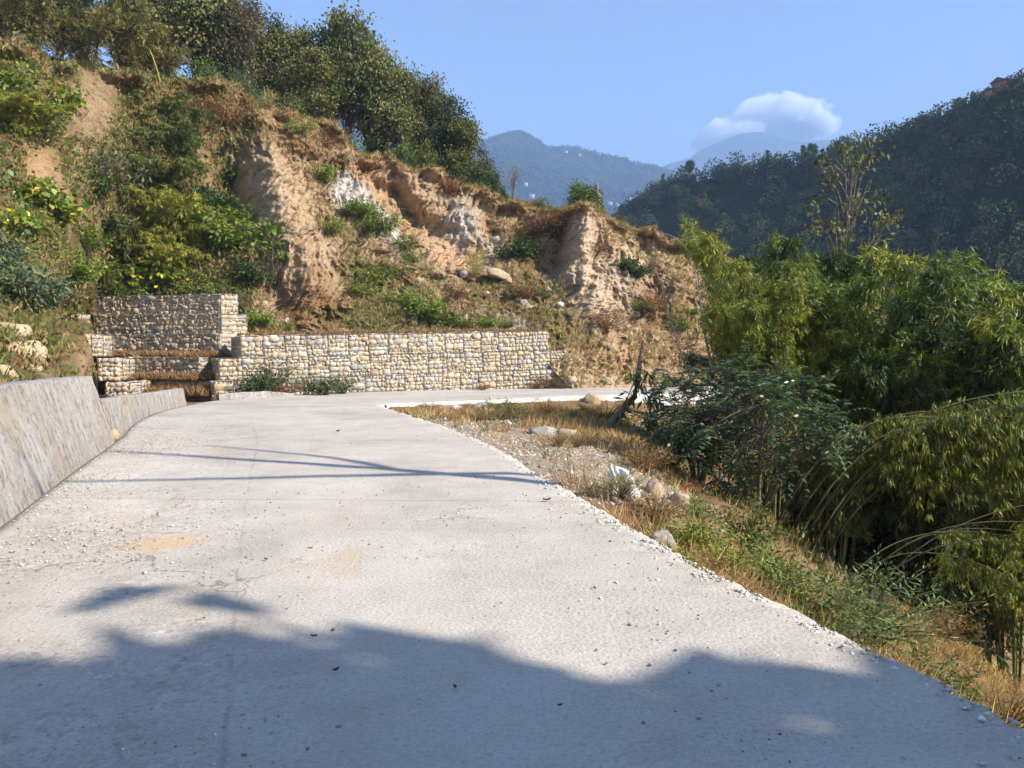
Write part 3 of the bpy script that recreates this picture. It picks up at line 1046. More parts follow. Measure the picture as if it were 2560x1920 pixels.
tag(link('road_edge_wall', make_mesh('road_edge_wall', P.reshape(-1, 3), grid_faces(90, len(rows_)), None, False, M_EDGE)),
    'white concrete edge wall under the road beyond the bend', 'wall')

# ================================================================ gabion walls, stone by stone
def stone_mat(name, warm, island=False):
    m, nt, N, L = new_mat(name)
    oi = N.new('ShaderNodeObjectInfo')
    rnd = N.new('ShaderNodeNewGeometry').outputs['Random Per Island'] if island else oi.outputs['Random']
    pos = world_pos(nt)
    n = _noise(nt, 16, 4, 0.65, pos)
    n2 = _noise(nt, 5, 3, 0.6, pos)
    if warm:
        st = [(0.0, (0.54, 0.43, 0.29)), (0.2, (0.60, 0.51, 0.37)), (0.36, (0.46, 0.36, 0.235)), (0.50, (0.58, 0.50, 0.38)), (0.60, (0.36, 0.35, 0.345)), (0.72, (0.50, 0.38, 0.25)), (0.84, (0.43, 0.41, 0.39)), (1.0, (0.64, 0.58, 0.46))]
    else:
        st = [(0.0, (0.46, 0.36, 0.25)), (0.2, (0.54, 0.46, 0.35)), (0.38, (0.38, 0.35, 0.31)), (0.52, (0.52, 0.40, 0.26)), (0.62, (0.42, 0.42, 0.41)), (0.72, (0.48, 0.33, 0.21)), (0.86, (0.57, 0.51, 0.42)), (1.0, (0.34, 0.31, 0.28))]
    col = _ramp(nt, rnd, st).outputs[0]
    col = _mix(nt, 1.0, col, _ramp(nt, n.outputs['Fac'], [(0.3, 0.72), (0.7, 1.15)]).outputs[0], 'MULTIPLY')
    col = _mix(nt, _ramp(nt, n2.outputs['Fac'], [(0.55, 0.0), (0.75, 0.35)]).outputs[0], col, (0.30, 0.20, 0.11))
    _finish(nt, col, _bump(nt, n.outputs['Fac'], 0.6, 0.03), 0.92, 0.12)
    return m


M_STONE_W, M_STONE_G = stone_mat('sun_toned_wall_stone', True), stone_mat('shade_toned_wall_stone', False)  # sunlit and grazing-lit faces of one stone, light put into the colours
M_FILL_W, M_FILL_G = stone_mat('sun_toned_fill_stone', True, True), stone_mat('shade_toned_fill_stone', False, True)
m, nt, N, L = new_mat('rubble_core')
nn = _noise(nt, 7, 4, 0.7, world_pos(nt))
_finish(nt, _ramp(nt, nn.outputs['Fac'], [(0.35, (0.20, 0.145, 0.095)), (0.7, (0.36, 0.275, 0.185))]).outputs[0], None, 1.0, 0.0)
M_CORE = m
m, nt, N, L = new_mat('galvanised_wire')
_finish(nt, (0.16, 0.15, 0.145), None, 0.6, 0.3)
M_WIRE = m


def cube_rock(seed, mat):
    """Blocky stone, 48 triangles, about one unit wide."""
    r = np.random.default_rng(seed)
    g = [(x, y, z) for x in (-1, 0, 1) for y in (-1, 0, 1) for z in (-1, 0, 1)]
    idx = {p: i for i, p in enumerate(p for p in g if p != (0, 0, 0))}
    v = np.array(list(idx), float)
    ln = np.linalg.norm(v, axis=1, keepdims=True)
    v = v * (0.80 + 0.20 / ln * 1.1)
    v += r.normal(0, 0.13, v.shape)
    tw = r.uniform(-0.22, 0.22)
    v[:, 0] += v[:, 2] * tw
    v[:, 2] += v[:, 0] * r.uniform(-0.15, 0.15)
    f = []
    for ax in range(3):
        o = [k for k in range(3) if k != ax]
        for sg in (-1, 1):
            for a in (-1, 0):
                for b in (-1, 0):
                    q = []
                    for da, db in ((0, 0), (1, 0), (1, 1), (0, 1)):
                        c = [0, 0, 0]
                        c[ax], c[o[0]], c[o[1]] = sg, a + da, b + db
                        q.append(idx[tuple(c)])
                    f.append(q if (sg > 0) == (ax != 1) else q[::-1])
    return make_mesh('stone', v * 0.48, np.array(f), None, False, mat)


STONES = {'w': [cube_rock(100 + k, M_STONE_W) for k in range(12)], 'g': [cube_rock(200 + k, M_STONE_G) for k in range(12)]}


def gabion(name, label, p0, p1, h, tone='w', thick=0.9, seed=0, group=None, ends=(True, True), basket=1.0, rows=5):
    p0, p1 = np.array(p0, float), np.array(p1, float)
    d = p1 - p0
    Lh = math.hypot(d[0], d[1])
    root = thing(name, label, 'gabion wall', p0, 0, 1.0, group)
    root.rotation_euler = (0, -math.atan2(d[2], Lh), math.atan2(d[1], d[0]))
    Lg = float(np.linalg.norm(d))
    r = np.random.default_rng(1000 + seed)
    stones = STONES[tone]
    spots = []
    nb = max(1, round(Lg / basket))
    bw = Lg / nb
    for b in range(nb):
        hs = r.uniform(0.55, 1.6, rows)
        hs *= h / hs.sum()
        z = 0.0
        for hh in hs:
            x = b * bw + 0.015
            end = (b + 1) * bw - 0.015
            while x < end - 0.06:
                w = min(r.uniform(0.6, 1.7) * hh, end - x)
                if end - x - w < 0.1:
                    w = end - x
                spots.append((x + w / 2, -0.02 + r.normal(0, 0.014), z + hh / 2, w, hh, 0))
                x += w
            z += hh
    # stones of the two end faces
    for side, on in ((0, ends[0]), (1, ends[1])):
        if not on:
            continue
        z = 0.0
        for hh in np.full(rows, h / rows):
            y = 0.06
            while y < thick - 0.08:
                w = min(r.uniform(0.9, 1.6) * hh, thick - y)
                spots.append((0.05 if side == 0 else Lg - 0.05, y + w / 2, z + hh / 2, w, hh, 1))
                y += w
            z += hh
    for x, y, z, w, hh, turn in spots[:300]:
        o = bpy.data.objects.new('stone', stones[r.integers(len(stones))])
        COL.objects.link(o)
        o.parent = root
        o.location = (x, y + 0.09 if not turn else y, z)
        o.rotation_euler = (r.normal(0, 0.08), r.normal(0, 0.12), (math.pi / 2 if turn else 0) + r.normal(0, 0.1) + (math.pi if r.random() < 0.5 else 0))
        o.scale = (w * 1.17, 0.26 + 0.04 * r.random(), hh * 1.17)
    rest = spots[300:]
    if rest:
        gm = Geo()
        for x, y, z, w, hh, turn in rest:
            s = stones[r.integers(len(stones))]
            v = np.empty(len(s.vertices) * 3)
            s.vertices.foreach_get('co', v)
            v = v.reshape(-1, 3) * np.array((w * 1.04, 0.32, hh * 1.04)) * (np.array((1, 1, 1)))
            if turn:
                v = v[:, [1, 0, 2]] * np.array((-1, 1, 1))
            f = np.array([list(p.vertices) for p in s.polygons])
            gm.add(v + np.array((x, y + (0.09 if not turn else 0), z)), f)
        o = link('stone_fill', gm.mesh('stone_fill', M_FILL_W if tone == 'w' else M_FILL_G, False), root)
        o['kind'] = 'stuff'
    v, f = box_vf(0.08, Lg - 0.08, 0.05, thick, 0.02, h - 0.05)
    link('rubble_core', make_mesh('rubble_core', v, f, None, False, M_CORE), root)
    gw = Geo()
    for b in range(nb + 1):
        x = b * bw
        zz = np.linspace(0, h, 5)
        gw.tube(np.stack((x + r.normal(0, 0.012, 5), np.full(5, -0.075), zz), -1), 0.016, 4)
        gw.tube([(x, -0.085, h), (x, thick, h)], 0.009, 4)
    xs = np.linspace(0, Lg, nb * 3 + 1)
    for rep in range(2):
        gw.tube(np.stack((xs, np.full(len(xs), -0.085 + 0.02 * rep), h + r.normal(0, 0.012, len(xs))), -1), 0.014, 4)
    for zf in (0.25, 0.5, 0.75):
        gw.tube(np.stack((xs, np.full(len(xs), -0.088), zf * h + r.normal(0, 0.012, len(xs))), -1), 0.007, 4)
    link('wire_cage', gw.mesh('wire_cage', M_WIRE, False), root)
    return root


def gp(px, d, z):
    """Point at screen column px, depth d and height z."""
    return np.array(((px - 512) / F * d, d, z))


# long wall, three courses
gabion('gabion_course', 'lowest course of the long sunlit gabion wall beside the bend', gp(214, 34.6, -0.85), gp(578, 42.2, -0.47), 1.0, 'w', 1.2, 1, 'courses of the long gabion wall', (True, False), rows=5)
gabion('gabion_course', 'middle course of the long sunlit gabion wall', gp(219, 34.95, 0.15), gp(566, 42.5, 0.53), 1.0, 'w', 2.6, 2, 'courses of the long gabion wall', (True, False), rows=5)
gabion('gabion_course', 'top course of the long sunlit gabion wall below the grassy slope', gp(241, 35.6, 1.16), gp(548, 42.4, 1.54), 1.02, 'w', 3.2, 3, 'courses of the long gabion wall', (True, False), rows=5)
# stepped walls in the hollow on the left
G2 = 'stepped gabion walls'
gabion('gabion_step', 'topmost shaded grey gabion step above the other steps', gp(99, 41.8, 3.40), gp(221, 39.9, 3.40), 1.0, 'g', 1.2, 4, G2, (False, False))
gabion('gabion_step', 'sunlit right end of the topmost gabion step', gp(221.3, 39.88, 3.40), gp(238, 40.6, 3.40), 1.0, 'w', 1.0, 5, G2, (False, True))
gabion('gabion_step', 'second gabion step from the top, long and shaded grey', gp(97, 41.6, 2.36), gp(221, 39.6, 2.36), 1.02, 'g', 1.2, 6, G2, (False, False))
gabion('gabion_step', 'sunlit right end of the second gabion step beside a leafy bush', gp(221.3, 39.58, 2.36), gp(247, 40.5, 2.36), 1.02, 'w', 1.0, 7, G2, (False, True))
gabion('gabion_step', 'third gabion step from the top, shaded grey, above a ledge of dry grass', gp(113, 39.8, 1.26), gp(221, 38.4, 1.26), 1.08, 'g', 1.3, 8, G2, (False, True))
gabion('gabion_step', 'fourth gabion step from the top with a ledge of brown grass below', gp(134, 37.8, 0.15), gp(200, 36.9, 0.15), 1.03, 'g', 1.3, 9, G2, (False, True))
gabion('gabion_step', 'lowest gabion step, overgrown with dry brown grass', gp(150, 36.6, -0.95), gp(214, 35.6, -0.95), 1.05, 'g', 1.6, 10, G2, (False, False))
gabion('gabion_wing', 'pale gabion wing at the far left beside the second step', gp(64, 38.6, 2.36), gp(90, 41.2, 2.36), 1.05, 'w', 1.0, 11, 'sunlit wings of the gabion steps', (True, True), rows=5)
gabion('gabion_wing', 'pale gabion wing left of the third step', gp(91, 37.6, 1.22), gp(113, 39.9, 1.22), 1.08, 'w', 1.0, 12, 'sunlit wings of the gabion steps', (True, True), rows=5)
gabion('gabion_wing', 'narrow pale gabion wing left of the fourth step', gp(121, 36.0, 0.12), gp(135, 37.9, 0.12), 1.03, 'w', 1.0, 13, 'sunlit wings of the gabion steps', (True, True), rows=5)
gabion('gabion_wing', 'lowest pale gabion wing behind the low concrete wall', gp(128, 34.4, -0.95), gp(150, 36.4, -0.95), 1.05, 'w', 1.0, 14, 'sunlit wings of the gabion steps', (True, True), rows=5)
# ================================================================ plant kit
M_LEAF = leaf_mat('tree_leaves', 0.25, 0.25, 0.6, 0.22)
M_FORLEAF = leaf_mat('shade_toned_forest_leaves', 0.15, 0.1, 0.8, 0.1, (0.85, 0.88, 0.85))  # tint darkened to stand in for the shade on the hill
M_BAMBOO = leaf_mat('bamboo_leaves', 0.28, 0.3, 0.5, 0.18, (0.86, 0.86, 0.88))
M_GLOSSY = leaf_mat('glossy_leaves', 0.22, 0.5, 0.38, 0.15)
M_GRASS = leaf_mat('grass_blades', 0.30, 0.15, 0.7, 0.1)
M_BARK = bark_mat('tree_bark')
M_CULM = bark_mat('bamboo_culm', 5)


def rand_dirs(n, r, up=0.0):
    v = r.normal(0, 1, (n, 3))
    v[:, 2] += up
    return unit(v)


def pick_col(n, r, cols, jit=0.22):
    cols = np.asarray(cols, float)
    k = r.integers(len(cols), size=n)
    return cols[k] * (1 + r.uniform(-jit, jit, (n, 1))) * (1 + r.uniform(-0.06, 0.06, (n, 3)))


def bez(a, b, c, n):
    t = np.linspace(0, 1, n)[:, None]
    return (1 - t) ** 2 * np.asarray(a) + 2 * t * (1 - t) * np.asarray(b) + t * t * np.asarray(c)


def make_tree(seed, H, lobes, nclus, nleaf, leaf, cols, bark=(0.16, 0.13, 0.10), rad=0.13, stems=1, clus_r=0.45, droop=0.0, twiggy=0, fork=(0.45, 0.8)):
    """lobes: (x, y, z, rx, ry, rz) in metres. Returns (wood mesh, crown mesh)."""
    r = np.random.default_rng(seed)
    wood, crown = Geo(), Geo()
    tops = []
    for s in range(stems):
        lean = r.normal(0, 0.05 * H, 2)
        mid = np.array((lean[0] * 0.3 + r.normal(0, 0.1), lean[1] * 0.3 + r.normal(0, 0.1), H * 0.4))
        top = np.array((lean[0], lean[1], H * 0.82))
        p = bez((r.normal(0, 0.1 * (stems > 1)), r.normal(0, 0.1 * (stems > 1)), -0.3), mid, top, 12)
        p[1:-1, :2] += r.normal(0, 0.03 * H ** 0.5, (10, 2))
        wood.tube(p, np.linspace(rad, rad * 0.25, 12), 7, np.array(bark) * r.uniform(0.85, 1.15))
        tops.append(p)
    lobes = np.asarray(lobes, float)
    vol = lobes[:, 3] * lobes[:, 4] * lobes[:, 5]
    k = r.choice(len(lobes), nclus, p=vol / vol.sum())
    u = rand_dirs(nclus, r) * (r.uniform(0.25, 1.0, (nclus, 1)) ** 0.45)
    cen = lobes[k, :3] + u * lobes[k, 3:]
    for i in range(nclus):
        p = tops[r.integers(stems)]
        hh = np.clip((cen[i, 2] / H) * r.uniform(*fork), 0.15, 0.97)
        a = p[int(hh * 11)]
        m = (a + cen[i]) / 2 + np.array((0, 0, 0.12 * H * r.uniform(0.0, 0.6)))
        q = bez(a, m, cen[i], 6)
        wood.tube(q, np.linspace(rad * 0.28, 0.008, 6), 4, np.array(bark) * r.uniform(0.8, 1.3))
        for _ in range(twiggy):
            e = cen[i] + r.normal(0, clus_r * 1.3, 3)
            wood.tube(bez(q[3], (q[4] + e) / 2 + r.normal(0, 0.05, 3), e, 4), np.linspace(0.012, 0.004, 4), 3, np.array(bark) * r.uniform(0.8, 1.3))
    if nleaf:
        n = nclus * nleaf
        ci = np.repeat(np.arange(nclus), nleaf)
        csize = r.uniform(0.6, 1.35, nclus)[ci, None] * clus_r
        pos = cen[ci] + r.normal(0, 1, (n, 3)) * csize * np.array((1, 1, 0.75))
        ax = rand_dirs(n, r, -droop)
        nr = rand_dirs(n, r, 0.9)
        base = pick_col(nclus, r, cols, 0.15)[ci]
        c = base * (1 + r.uniform(-0.22, 0.22, (n, 1)))
        crown.leaves(pos, ax, nr, leaf * r.uniform(0.7, 1.3, n), leaf * r.uniform(0.45, 0.75, n), c, 0.12)
    return wood.mesh('trunk', M_BARK), (crown.mesh('crown', M_LEAF, False) if nleaf else None)


def plant_tree(meshes, name, label, cat, loc, rz, sc, group=None, names=('trunk', 'crown')):
    t = thing(name, label, cat, loc, rz, sc, group)
    for nm, me in zip(names, meshes):
        if me is not None:
            link(nm, me, t)
    return t


def make_bamboo(seed, H=8.0, n=16, spread=2.4, lean=(0.0, 0.0), droop=1.0, leaf=0.17, cols=None, nodes=26, bare=0.28, fans=3, culm_col=(0.20, 0.20, 0.07), per=6, rad=0.028, flat=1.0):
    r = np.random.default_rng(seed)
    cols = np.array(cols if cols is not None else [(0.085, 0.115, 0.022), (0.13, 0.15, 0.028), (0.19, 0.19, 0.034), (0.06, 0.09, 0.022)])
    wood, crown = Geo(), Geo()
    P, A, C = [], [], []
    for i in range(n):
        az = 2 * math.pi * (i + r.uniform(-0.4, 0.4)) / n
        s = spread * r.uniform(0.25, 1.0)
        h = H * r.uniform(0.7, 1.05)
        base = np.array((math.cos(az), math.sin(az), 0)) * r.uniform(0.05, 0.5) * flat
        dirv = np.array((math.cos(az) * s + lean[0] * h, math.sin(az) * s * flat + lean[1] * h, 0))
        base[2] = -0.4
        mid = base + dirv * 0.28 + np.array((0, 0, h * 0.85))
        end = base + dirv * (1.0 + 0.12 * droop) + np.array((0, 0, h * (1.0 - 0.22 * droop * r.uniform(0.5, 1.3))))
        q = bez(base, mid, end, 18)
        cc = np.array(culm_col) * r.uniform(0.7, 1.3)
        wood.tube(q, np.linspace(rad, rad * 0.25, 18), 5, cc)
        t = np.linspace(bare, 1.0, nodes)
        tw = np.gradient(q, axis=0)
        for tt in t:
            k = min(int(tt * 17), 16)
            f = tt * 17 - k
            a = q[k] * (1 - f) + q[k + 1] * f
            m = 2 if tt < 0.9 else 3
            for _ in range(m):
                d = rand_dirs(1, r, 0.25)[0] * np.array((1, 1, 0.7))
                ln = r.uniform(0.35, 1.0) * (1.25 - 0.6 * tt) * (H / 8.0) ** 0.5
                e = a + d * ln + np.array((0, 0, -0.28 * ln * droop))
                wood.tube(np.stack((a, (a + e) / 2 + np.array((0, 0, 0.08 * ln)), e)), (0.006, 0.005, 0.003), 3, cc * 0.9)
                for g in range(fans):
                    w = (g + r.uniform(0.4, 1.0)) / fans
                    b = a + (e - a) * w + r.normal(0, 0.05, 3)
                    P.append(b)
                    A.append(unit(d * np.array((1, 1, 0.3)) + r.normal(0, 0.35, 3) + np.array((0, 0, -0.45 * droop))))
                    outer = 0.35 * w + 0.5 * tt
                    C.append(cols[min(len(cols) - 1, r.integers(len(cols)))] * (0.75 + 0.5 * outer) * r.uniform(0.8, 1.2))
    P, A, C = np.array(P), np.array(A), np.array(C)
    m = len(P)
    idx = np.repeat(np.arange(m), per)
    n_ = len(idx)
    ax = unit(A[idx] + r.normal(0, 0.55, (n_, 3)) + np.array((0, 0, -0.35 * droop)))
    nr = rand_dirs(n_, r, 1.2)
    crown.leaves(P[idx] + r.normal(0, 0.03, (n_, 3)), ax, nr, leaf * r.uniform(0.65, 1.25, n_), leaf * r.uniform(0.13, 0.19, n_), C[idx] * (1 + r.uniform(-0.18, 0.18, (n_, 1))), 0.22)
    return wood.mesh('culms', M_CULM), crown.mesh('foliage', M_BAMBOO, False)


def make_shrub(seed, R=1.0, H=1.2, stems=14, nleaf=40, leaf=0.16, ratio=0.5, cols=((0.07, 0.10, 0.02),), mat=None, droop=0.2, stem_col=(0.16, 0.12, 0.07)):
    r = np.random.default_rng(seed)
    wood, crown = Geo(), Geo()
    P, A = [], []
    for i in range(stems):
        az = r.uniform(0, 2 * math.pi)
        s = R * r.uniform(0.1, 1.0) ** 0.6
        h = H * r.uniform(0.45, 1.0) * (1.15 - 0.45 * s / R)
        e = np.array((math.cos(az) * s, math.sin(az) * s, h))
        q = bez((r.normal(0, 0.06 * R), r.normal(0, 0.06 * R), -0.15), (e[0] * 0.3, e[1] * 0.3, h * 0.75), e, 7)
        wood.tube(q, np.linspace(0.016, 0.004, 7), 4, np.array(stem_col) * r.uniform(0.7, 1.3))
        t = r.uniform(0.3, 1.05, nleaf)
        k = np.clip((t * 6).astype(int), 0, 5)
        f = (t * 6 - k)[:, None]
        p = q[k] * (1 - f) + q[k + 1] * f
        d = rand_dirs(nleaf, r, 0.1)
        off = r.uniform(0.02, 0.20, (nleaf, 1)) * R ** 0.5
        P.append(p + d * off)
        A.append(unit(d + np.array((0, 0, -droop)) + 0.3 * unit(e)))
    P, A = np.concatenate(P), np.concatenate(A)
    n = len(P)
    crown.leaves(P, A, rand_dirs(n, r, 1.3), leaf * r.uniform(0.6, 1.3, n), leaf * ratio * r.uniform(0.7, 1.2, n), pick_col(n, r, cols, 0.3), 0.15)
    return wood.mesh('stems', M_BARK), crown.mesh('foliage', mat or M_LEAF, False)


def make_pinnate(seed, R=1.8, H=3.2, n=60, leaflet=0.13, cols=((0.028, 0.05, 0.026), (0.04, 0.065, 0.03), (0.06, 0.085, 0.035)), stem_col=(0.22, 0.18, 0.14)):
    """Bush whose branch ends carry long compound leaves with paired leaflets."""
    r = np.random.default_rng(seed)
    wood, crown = Geo(), Geo()
    forks = []
    for i in range(7):
        az = 2 * math.pi * i / 7 + r.uniform(-0.3, 0.3)
        e = np.array((math.cos(az) * R * 0.55, math.sin(az) * R * 0.55, H * r.uniform(0.5, 0.8)))
        q = bez((r.normal(0, 0.08), r.normal(0, 0.08), -0.5), (e[0] * 0.25, e[1] * 0.25, H * 0.4), e, 9)
        wood.tube(q, np.linspace(0.055, 0.018, 9), 6, np.array(stem_col) * r.uniform(0.7, 1.3))
        forks.append(q)
    P, A, L_, Wd, C = [], [], [], [], []
    for i in range(n):
        u = rand_dirs(1, r, 0.3)[0]
        c = np.array((0, 0, H * 0.62)) + u * np.array((R, R, H * 0.42)) * r.uniform(0.45, 1.0)
        q0 = forks[r.integers(7)][r.integers(4, 9)]
        wood.tube(bez(q0, (q0 + c) / 2 + np.array((0, 0, 0.15)), c, 6), np.linspace(0.014, 0.005, 6), 4, np.array(stem_col) * 0.8)
        for j in range(r.integers(5, 8)):
            d = unit(u * 0.6 + rand_dirs(1, r, 0.2)[0] * 0.9)
            ln = r.uniform(0.35, 0.6)
            tip = c + d * ln + np.array((0, 0, -0.14))
            rach = bez(c, c + d * ln * 0.55 + np.array((0, 0, 0.07)), tip, 8)
            wood.tube(rach, np.linspace(0.005, 0.002, 8), 3, (0.08, 0.09, 0.03))
            side = unit(np.cross(d, np.array((0, 0, 1.0))) + 1e-4)
            col = pick_col(1, r, cols, 0.25)[0]
            for k in range(1, 8):
                for sg in (-1, 1):
                    P.append(rach[k])
                    A.append(unit(side * sg + d * 0.45 + np.array((0, 0, -0.25))))
                    L_.append(leaflet * (1.0 - 0.05 * abs(k - 4)) * r.uniform(0.85, 1.15))
                    Wd.append(leaflet * 0.40)
                    C.append(col * r.uniform(0.85, 1.15))
    crown.leaves(np.array(P), np.array(A), rand_dirs(len(P), r, 2.2), np.array(L_), np.array(Wd), np.array(C), 0.12)
    return wood.mesh('branches', M_BARK), crown.mesh('foliage', M_GLOSSY, False)


def tufts(geo, pos, r, n=9, length=0.35, width=0.018, cols=(STRAW,), lean=0.55, nrm=None):
    """Grass tufts: pos (N,3); n blades each."""
    N_ = len(pos)
    idx = np.repeat(np.arange(N_), n)
    m = len(idx)
    L_ = np.broadcast_to(np.asarray(length, float), (N_,))[idx] * r.uniform(0.5, 1.25, m)
    ax = r.normal(0, lean, (m, 3))
    ax[:, 2] = 1.0
    if nrm is not None:
        ax = ax + nrm[idx] * 0.5
    ax = unit(ax)
    tint = pick_col(N_, r, cols, 0.2)[idx] * (1 + r.uniform(-0.25, 0.25, (m, 1)))
    base = pos[idx] + r.normal(0, 1, (m, 3)) * (L_ * 0.22)[:, None] * np.array((1, 1, 0.0)) - np.array((0, 0, 0.03))
    nr = rand_dirs(m, r) * np.array((1, 1, 0.2))
    geo.leaves(base, ax, nr, L_, width * r.uniform(0.7, 1.4, m) * (0.6 + L_), tint, r.uniform(0.05, 0.4))
# ================================================================ trees along the top of the hillside
OLV = [(0.080, 0.092, 0.030), (0.105, 0.110, 0.036), (0.060, 0.074, 0.026), (0.125, 0.112, 0.045)]
DRK = [(0.038, 0.056, 0.020), (0.055, 0.070, 0.024), (0.03, 0.045, 0.02)]
BRN = [(0.105, 0.082, 0.052), (0.085, 0.080, 0.042), (0.12, 0.09, 0.05), (0.07, 0.07, 0.035)]
LIT = [(0.12, 0.135, 0.03), (0.09, 0.115, 0.028), (0.16, 0.15, 0.035)]

LOBES_A = [(0, 0, 6.8, 1.7, 1.7, 1.5), (-1.5, 0.4, 5.0, 1.5, 1.4, 1.3), (1.5, -0.3, 5.2, 1.6, 1.5, 1.3), (0.3, 1.0, 4.0, 1.8, 1.5, 1.2), (-0.7, -1.0, 3.2, 1.5, 1.4, 1.0), (1.6, 0.6, 3.0, 1.3, 1.2, 0.9)]
LOBES_B = [(0.4, 0, 7.4, 1.2, 1.2, 1.2), (-0.8, 0, 6.0, 1.3, 1.2, 1.1), (1.1, 0.2, 5.6, 1.2, 1.2, 1.0), (-1.3, 0.3, 4.2, 1.2, 1.2, 1.0), (0.9, -0.6, 3.8, 1.4, 1.3, 1.1), (0, 0.6, 2.6, 1.3, 1.2, 0.8)]
LOBES_C = [(0, 0, 3.2, 1.8, 1.8, 1.2), (-1.3, 0.2, 2.2, 1.3, 1.3, 1.0), (1.4, -0.2, 2.4, 1.4, 1.3, 1.0), (0.2, 0.8, 1.6, 1.6, 1.4, 0.9)]
LOBES_D = [(0, 0, 5.6, 0.45, 0.45, 0.9), (0, 0, 4.3, 0.8, 0.8, 0.9), (0.1, 0, 3.0, 1.1, 1.1, 0.9), (-0.1, 0, 1.8, 1.3, 1.3, 0.8)]
TREES = {
    'olive_a': make_tree(11, 8.3, LOBES_A, 110, 70, 0.26, OLV, stems=1),
    'olive_b': make_tree(12, 8.6, LOBES_B, 95, 70, 0.26, OLV, stems=2, rad=0.10),
    'dark_a': make_tree(13, 8.3, LOBES_A, 120, 88, 0.26, DRK + OLV[2:3], stems=1),
    'brown_b': make_tree(14, 8.5, LOBES_B, 110, 52, 0.23, BRN, stems=2, rad=0.09, bark=(0.20, 0.16, 0.13), twiggy=3),
    'bush_c': make_tree(15, 3.6, LOBES_C, 60, 70, 0.24, DRK + LIT[1:2], stems=3, rad=0.07),
    'bush_d': make_tree(16, 3.6, LOBES_C, 60, 66, 0.25, OLV + LIT[:1], stems=3, rad=0.07),
    'cone': make_tree(17, 6.2, LOBES_D, 80, 60, 0.22, DRK + BRN[1:2], stems=1, rad=0.09),
    'bare': make_tree(18, 6.0, [(0.2, 0, 5.0, 1.1, 1.1, 0.9), (-0.4, 0, 4.0, 0.9, 0.9, 0.8)], 26, 5, 0.12, [(0.16, 0.09, 0.06)], stems=2, rad=0.06, bark=(0.15, 0.11, 0.09), twiggy=4),
    'round': make_tree(19, 2.6, [(0, 0, 1.5, 0.9, 0.9, 1.05), (0.1, 0, 0.8, 1.05, 1.0, 0.7)], 80, 60, 0.16, [(0.05, 0.085, 0.02), (0.075, 0.11, 0.024), (0.04, 0.065, 0.02)], stems=2, rad=0.06, clus_r=0.26),
}
HEIGHT = {'olive_a': 8.2, 'olive_b': 8.5, 'dark_a': 8.2, 'brown_b': 8.5, 'bush_c': 4.3, 'bush_d': 4.3, 'cone': 6.5, 'bare': 6.0, 'round': 2.6}
WIDTH = {'olive_a': 6.4, 'olive_b': 5.0, 'dark_a': 6.4, 'brown_b': 5.0, 'bush_c': 6.0, 'bush_d': 6.0, 'cone': 2.8, 'bare': 3.0, 'round': 2.2}

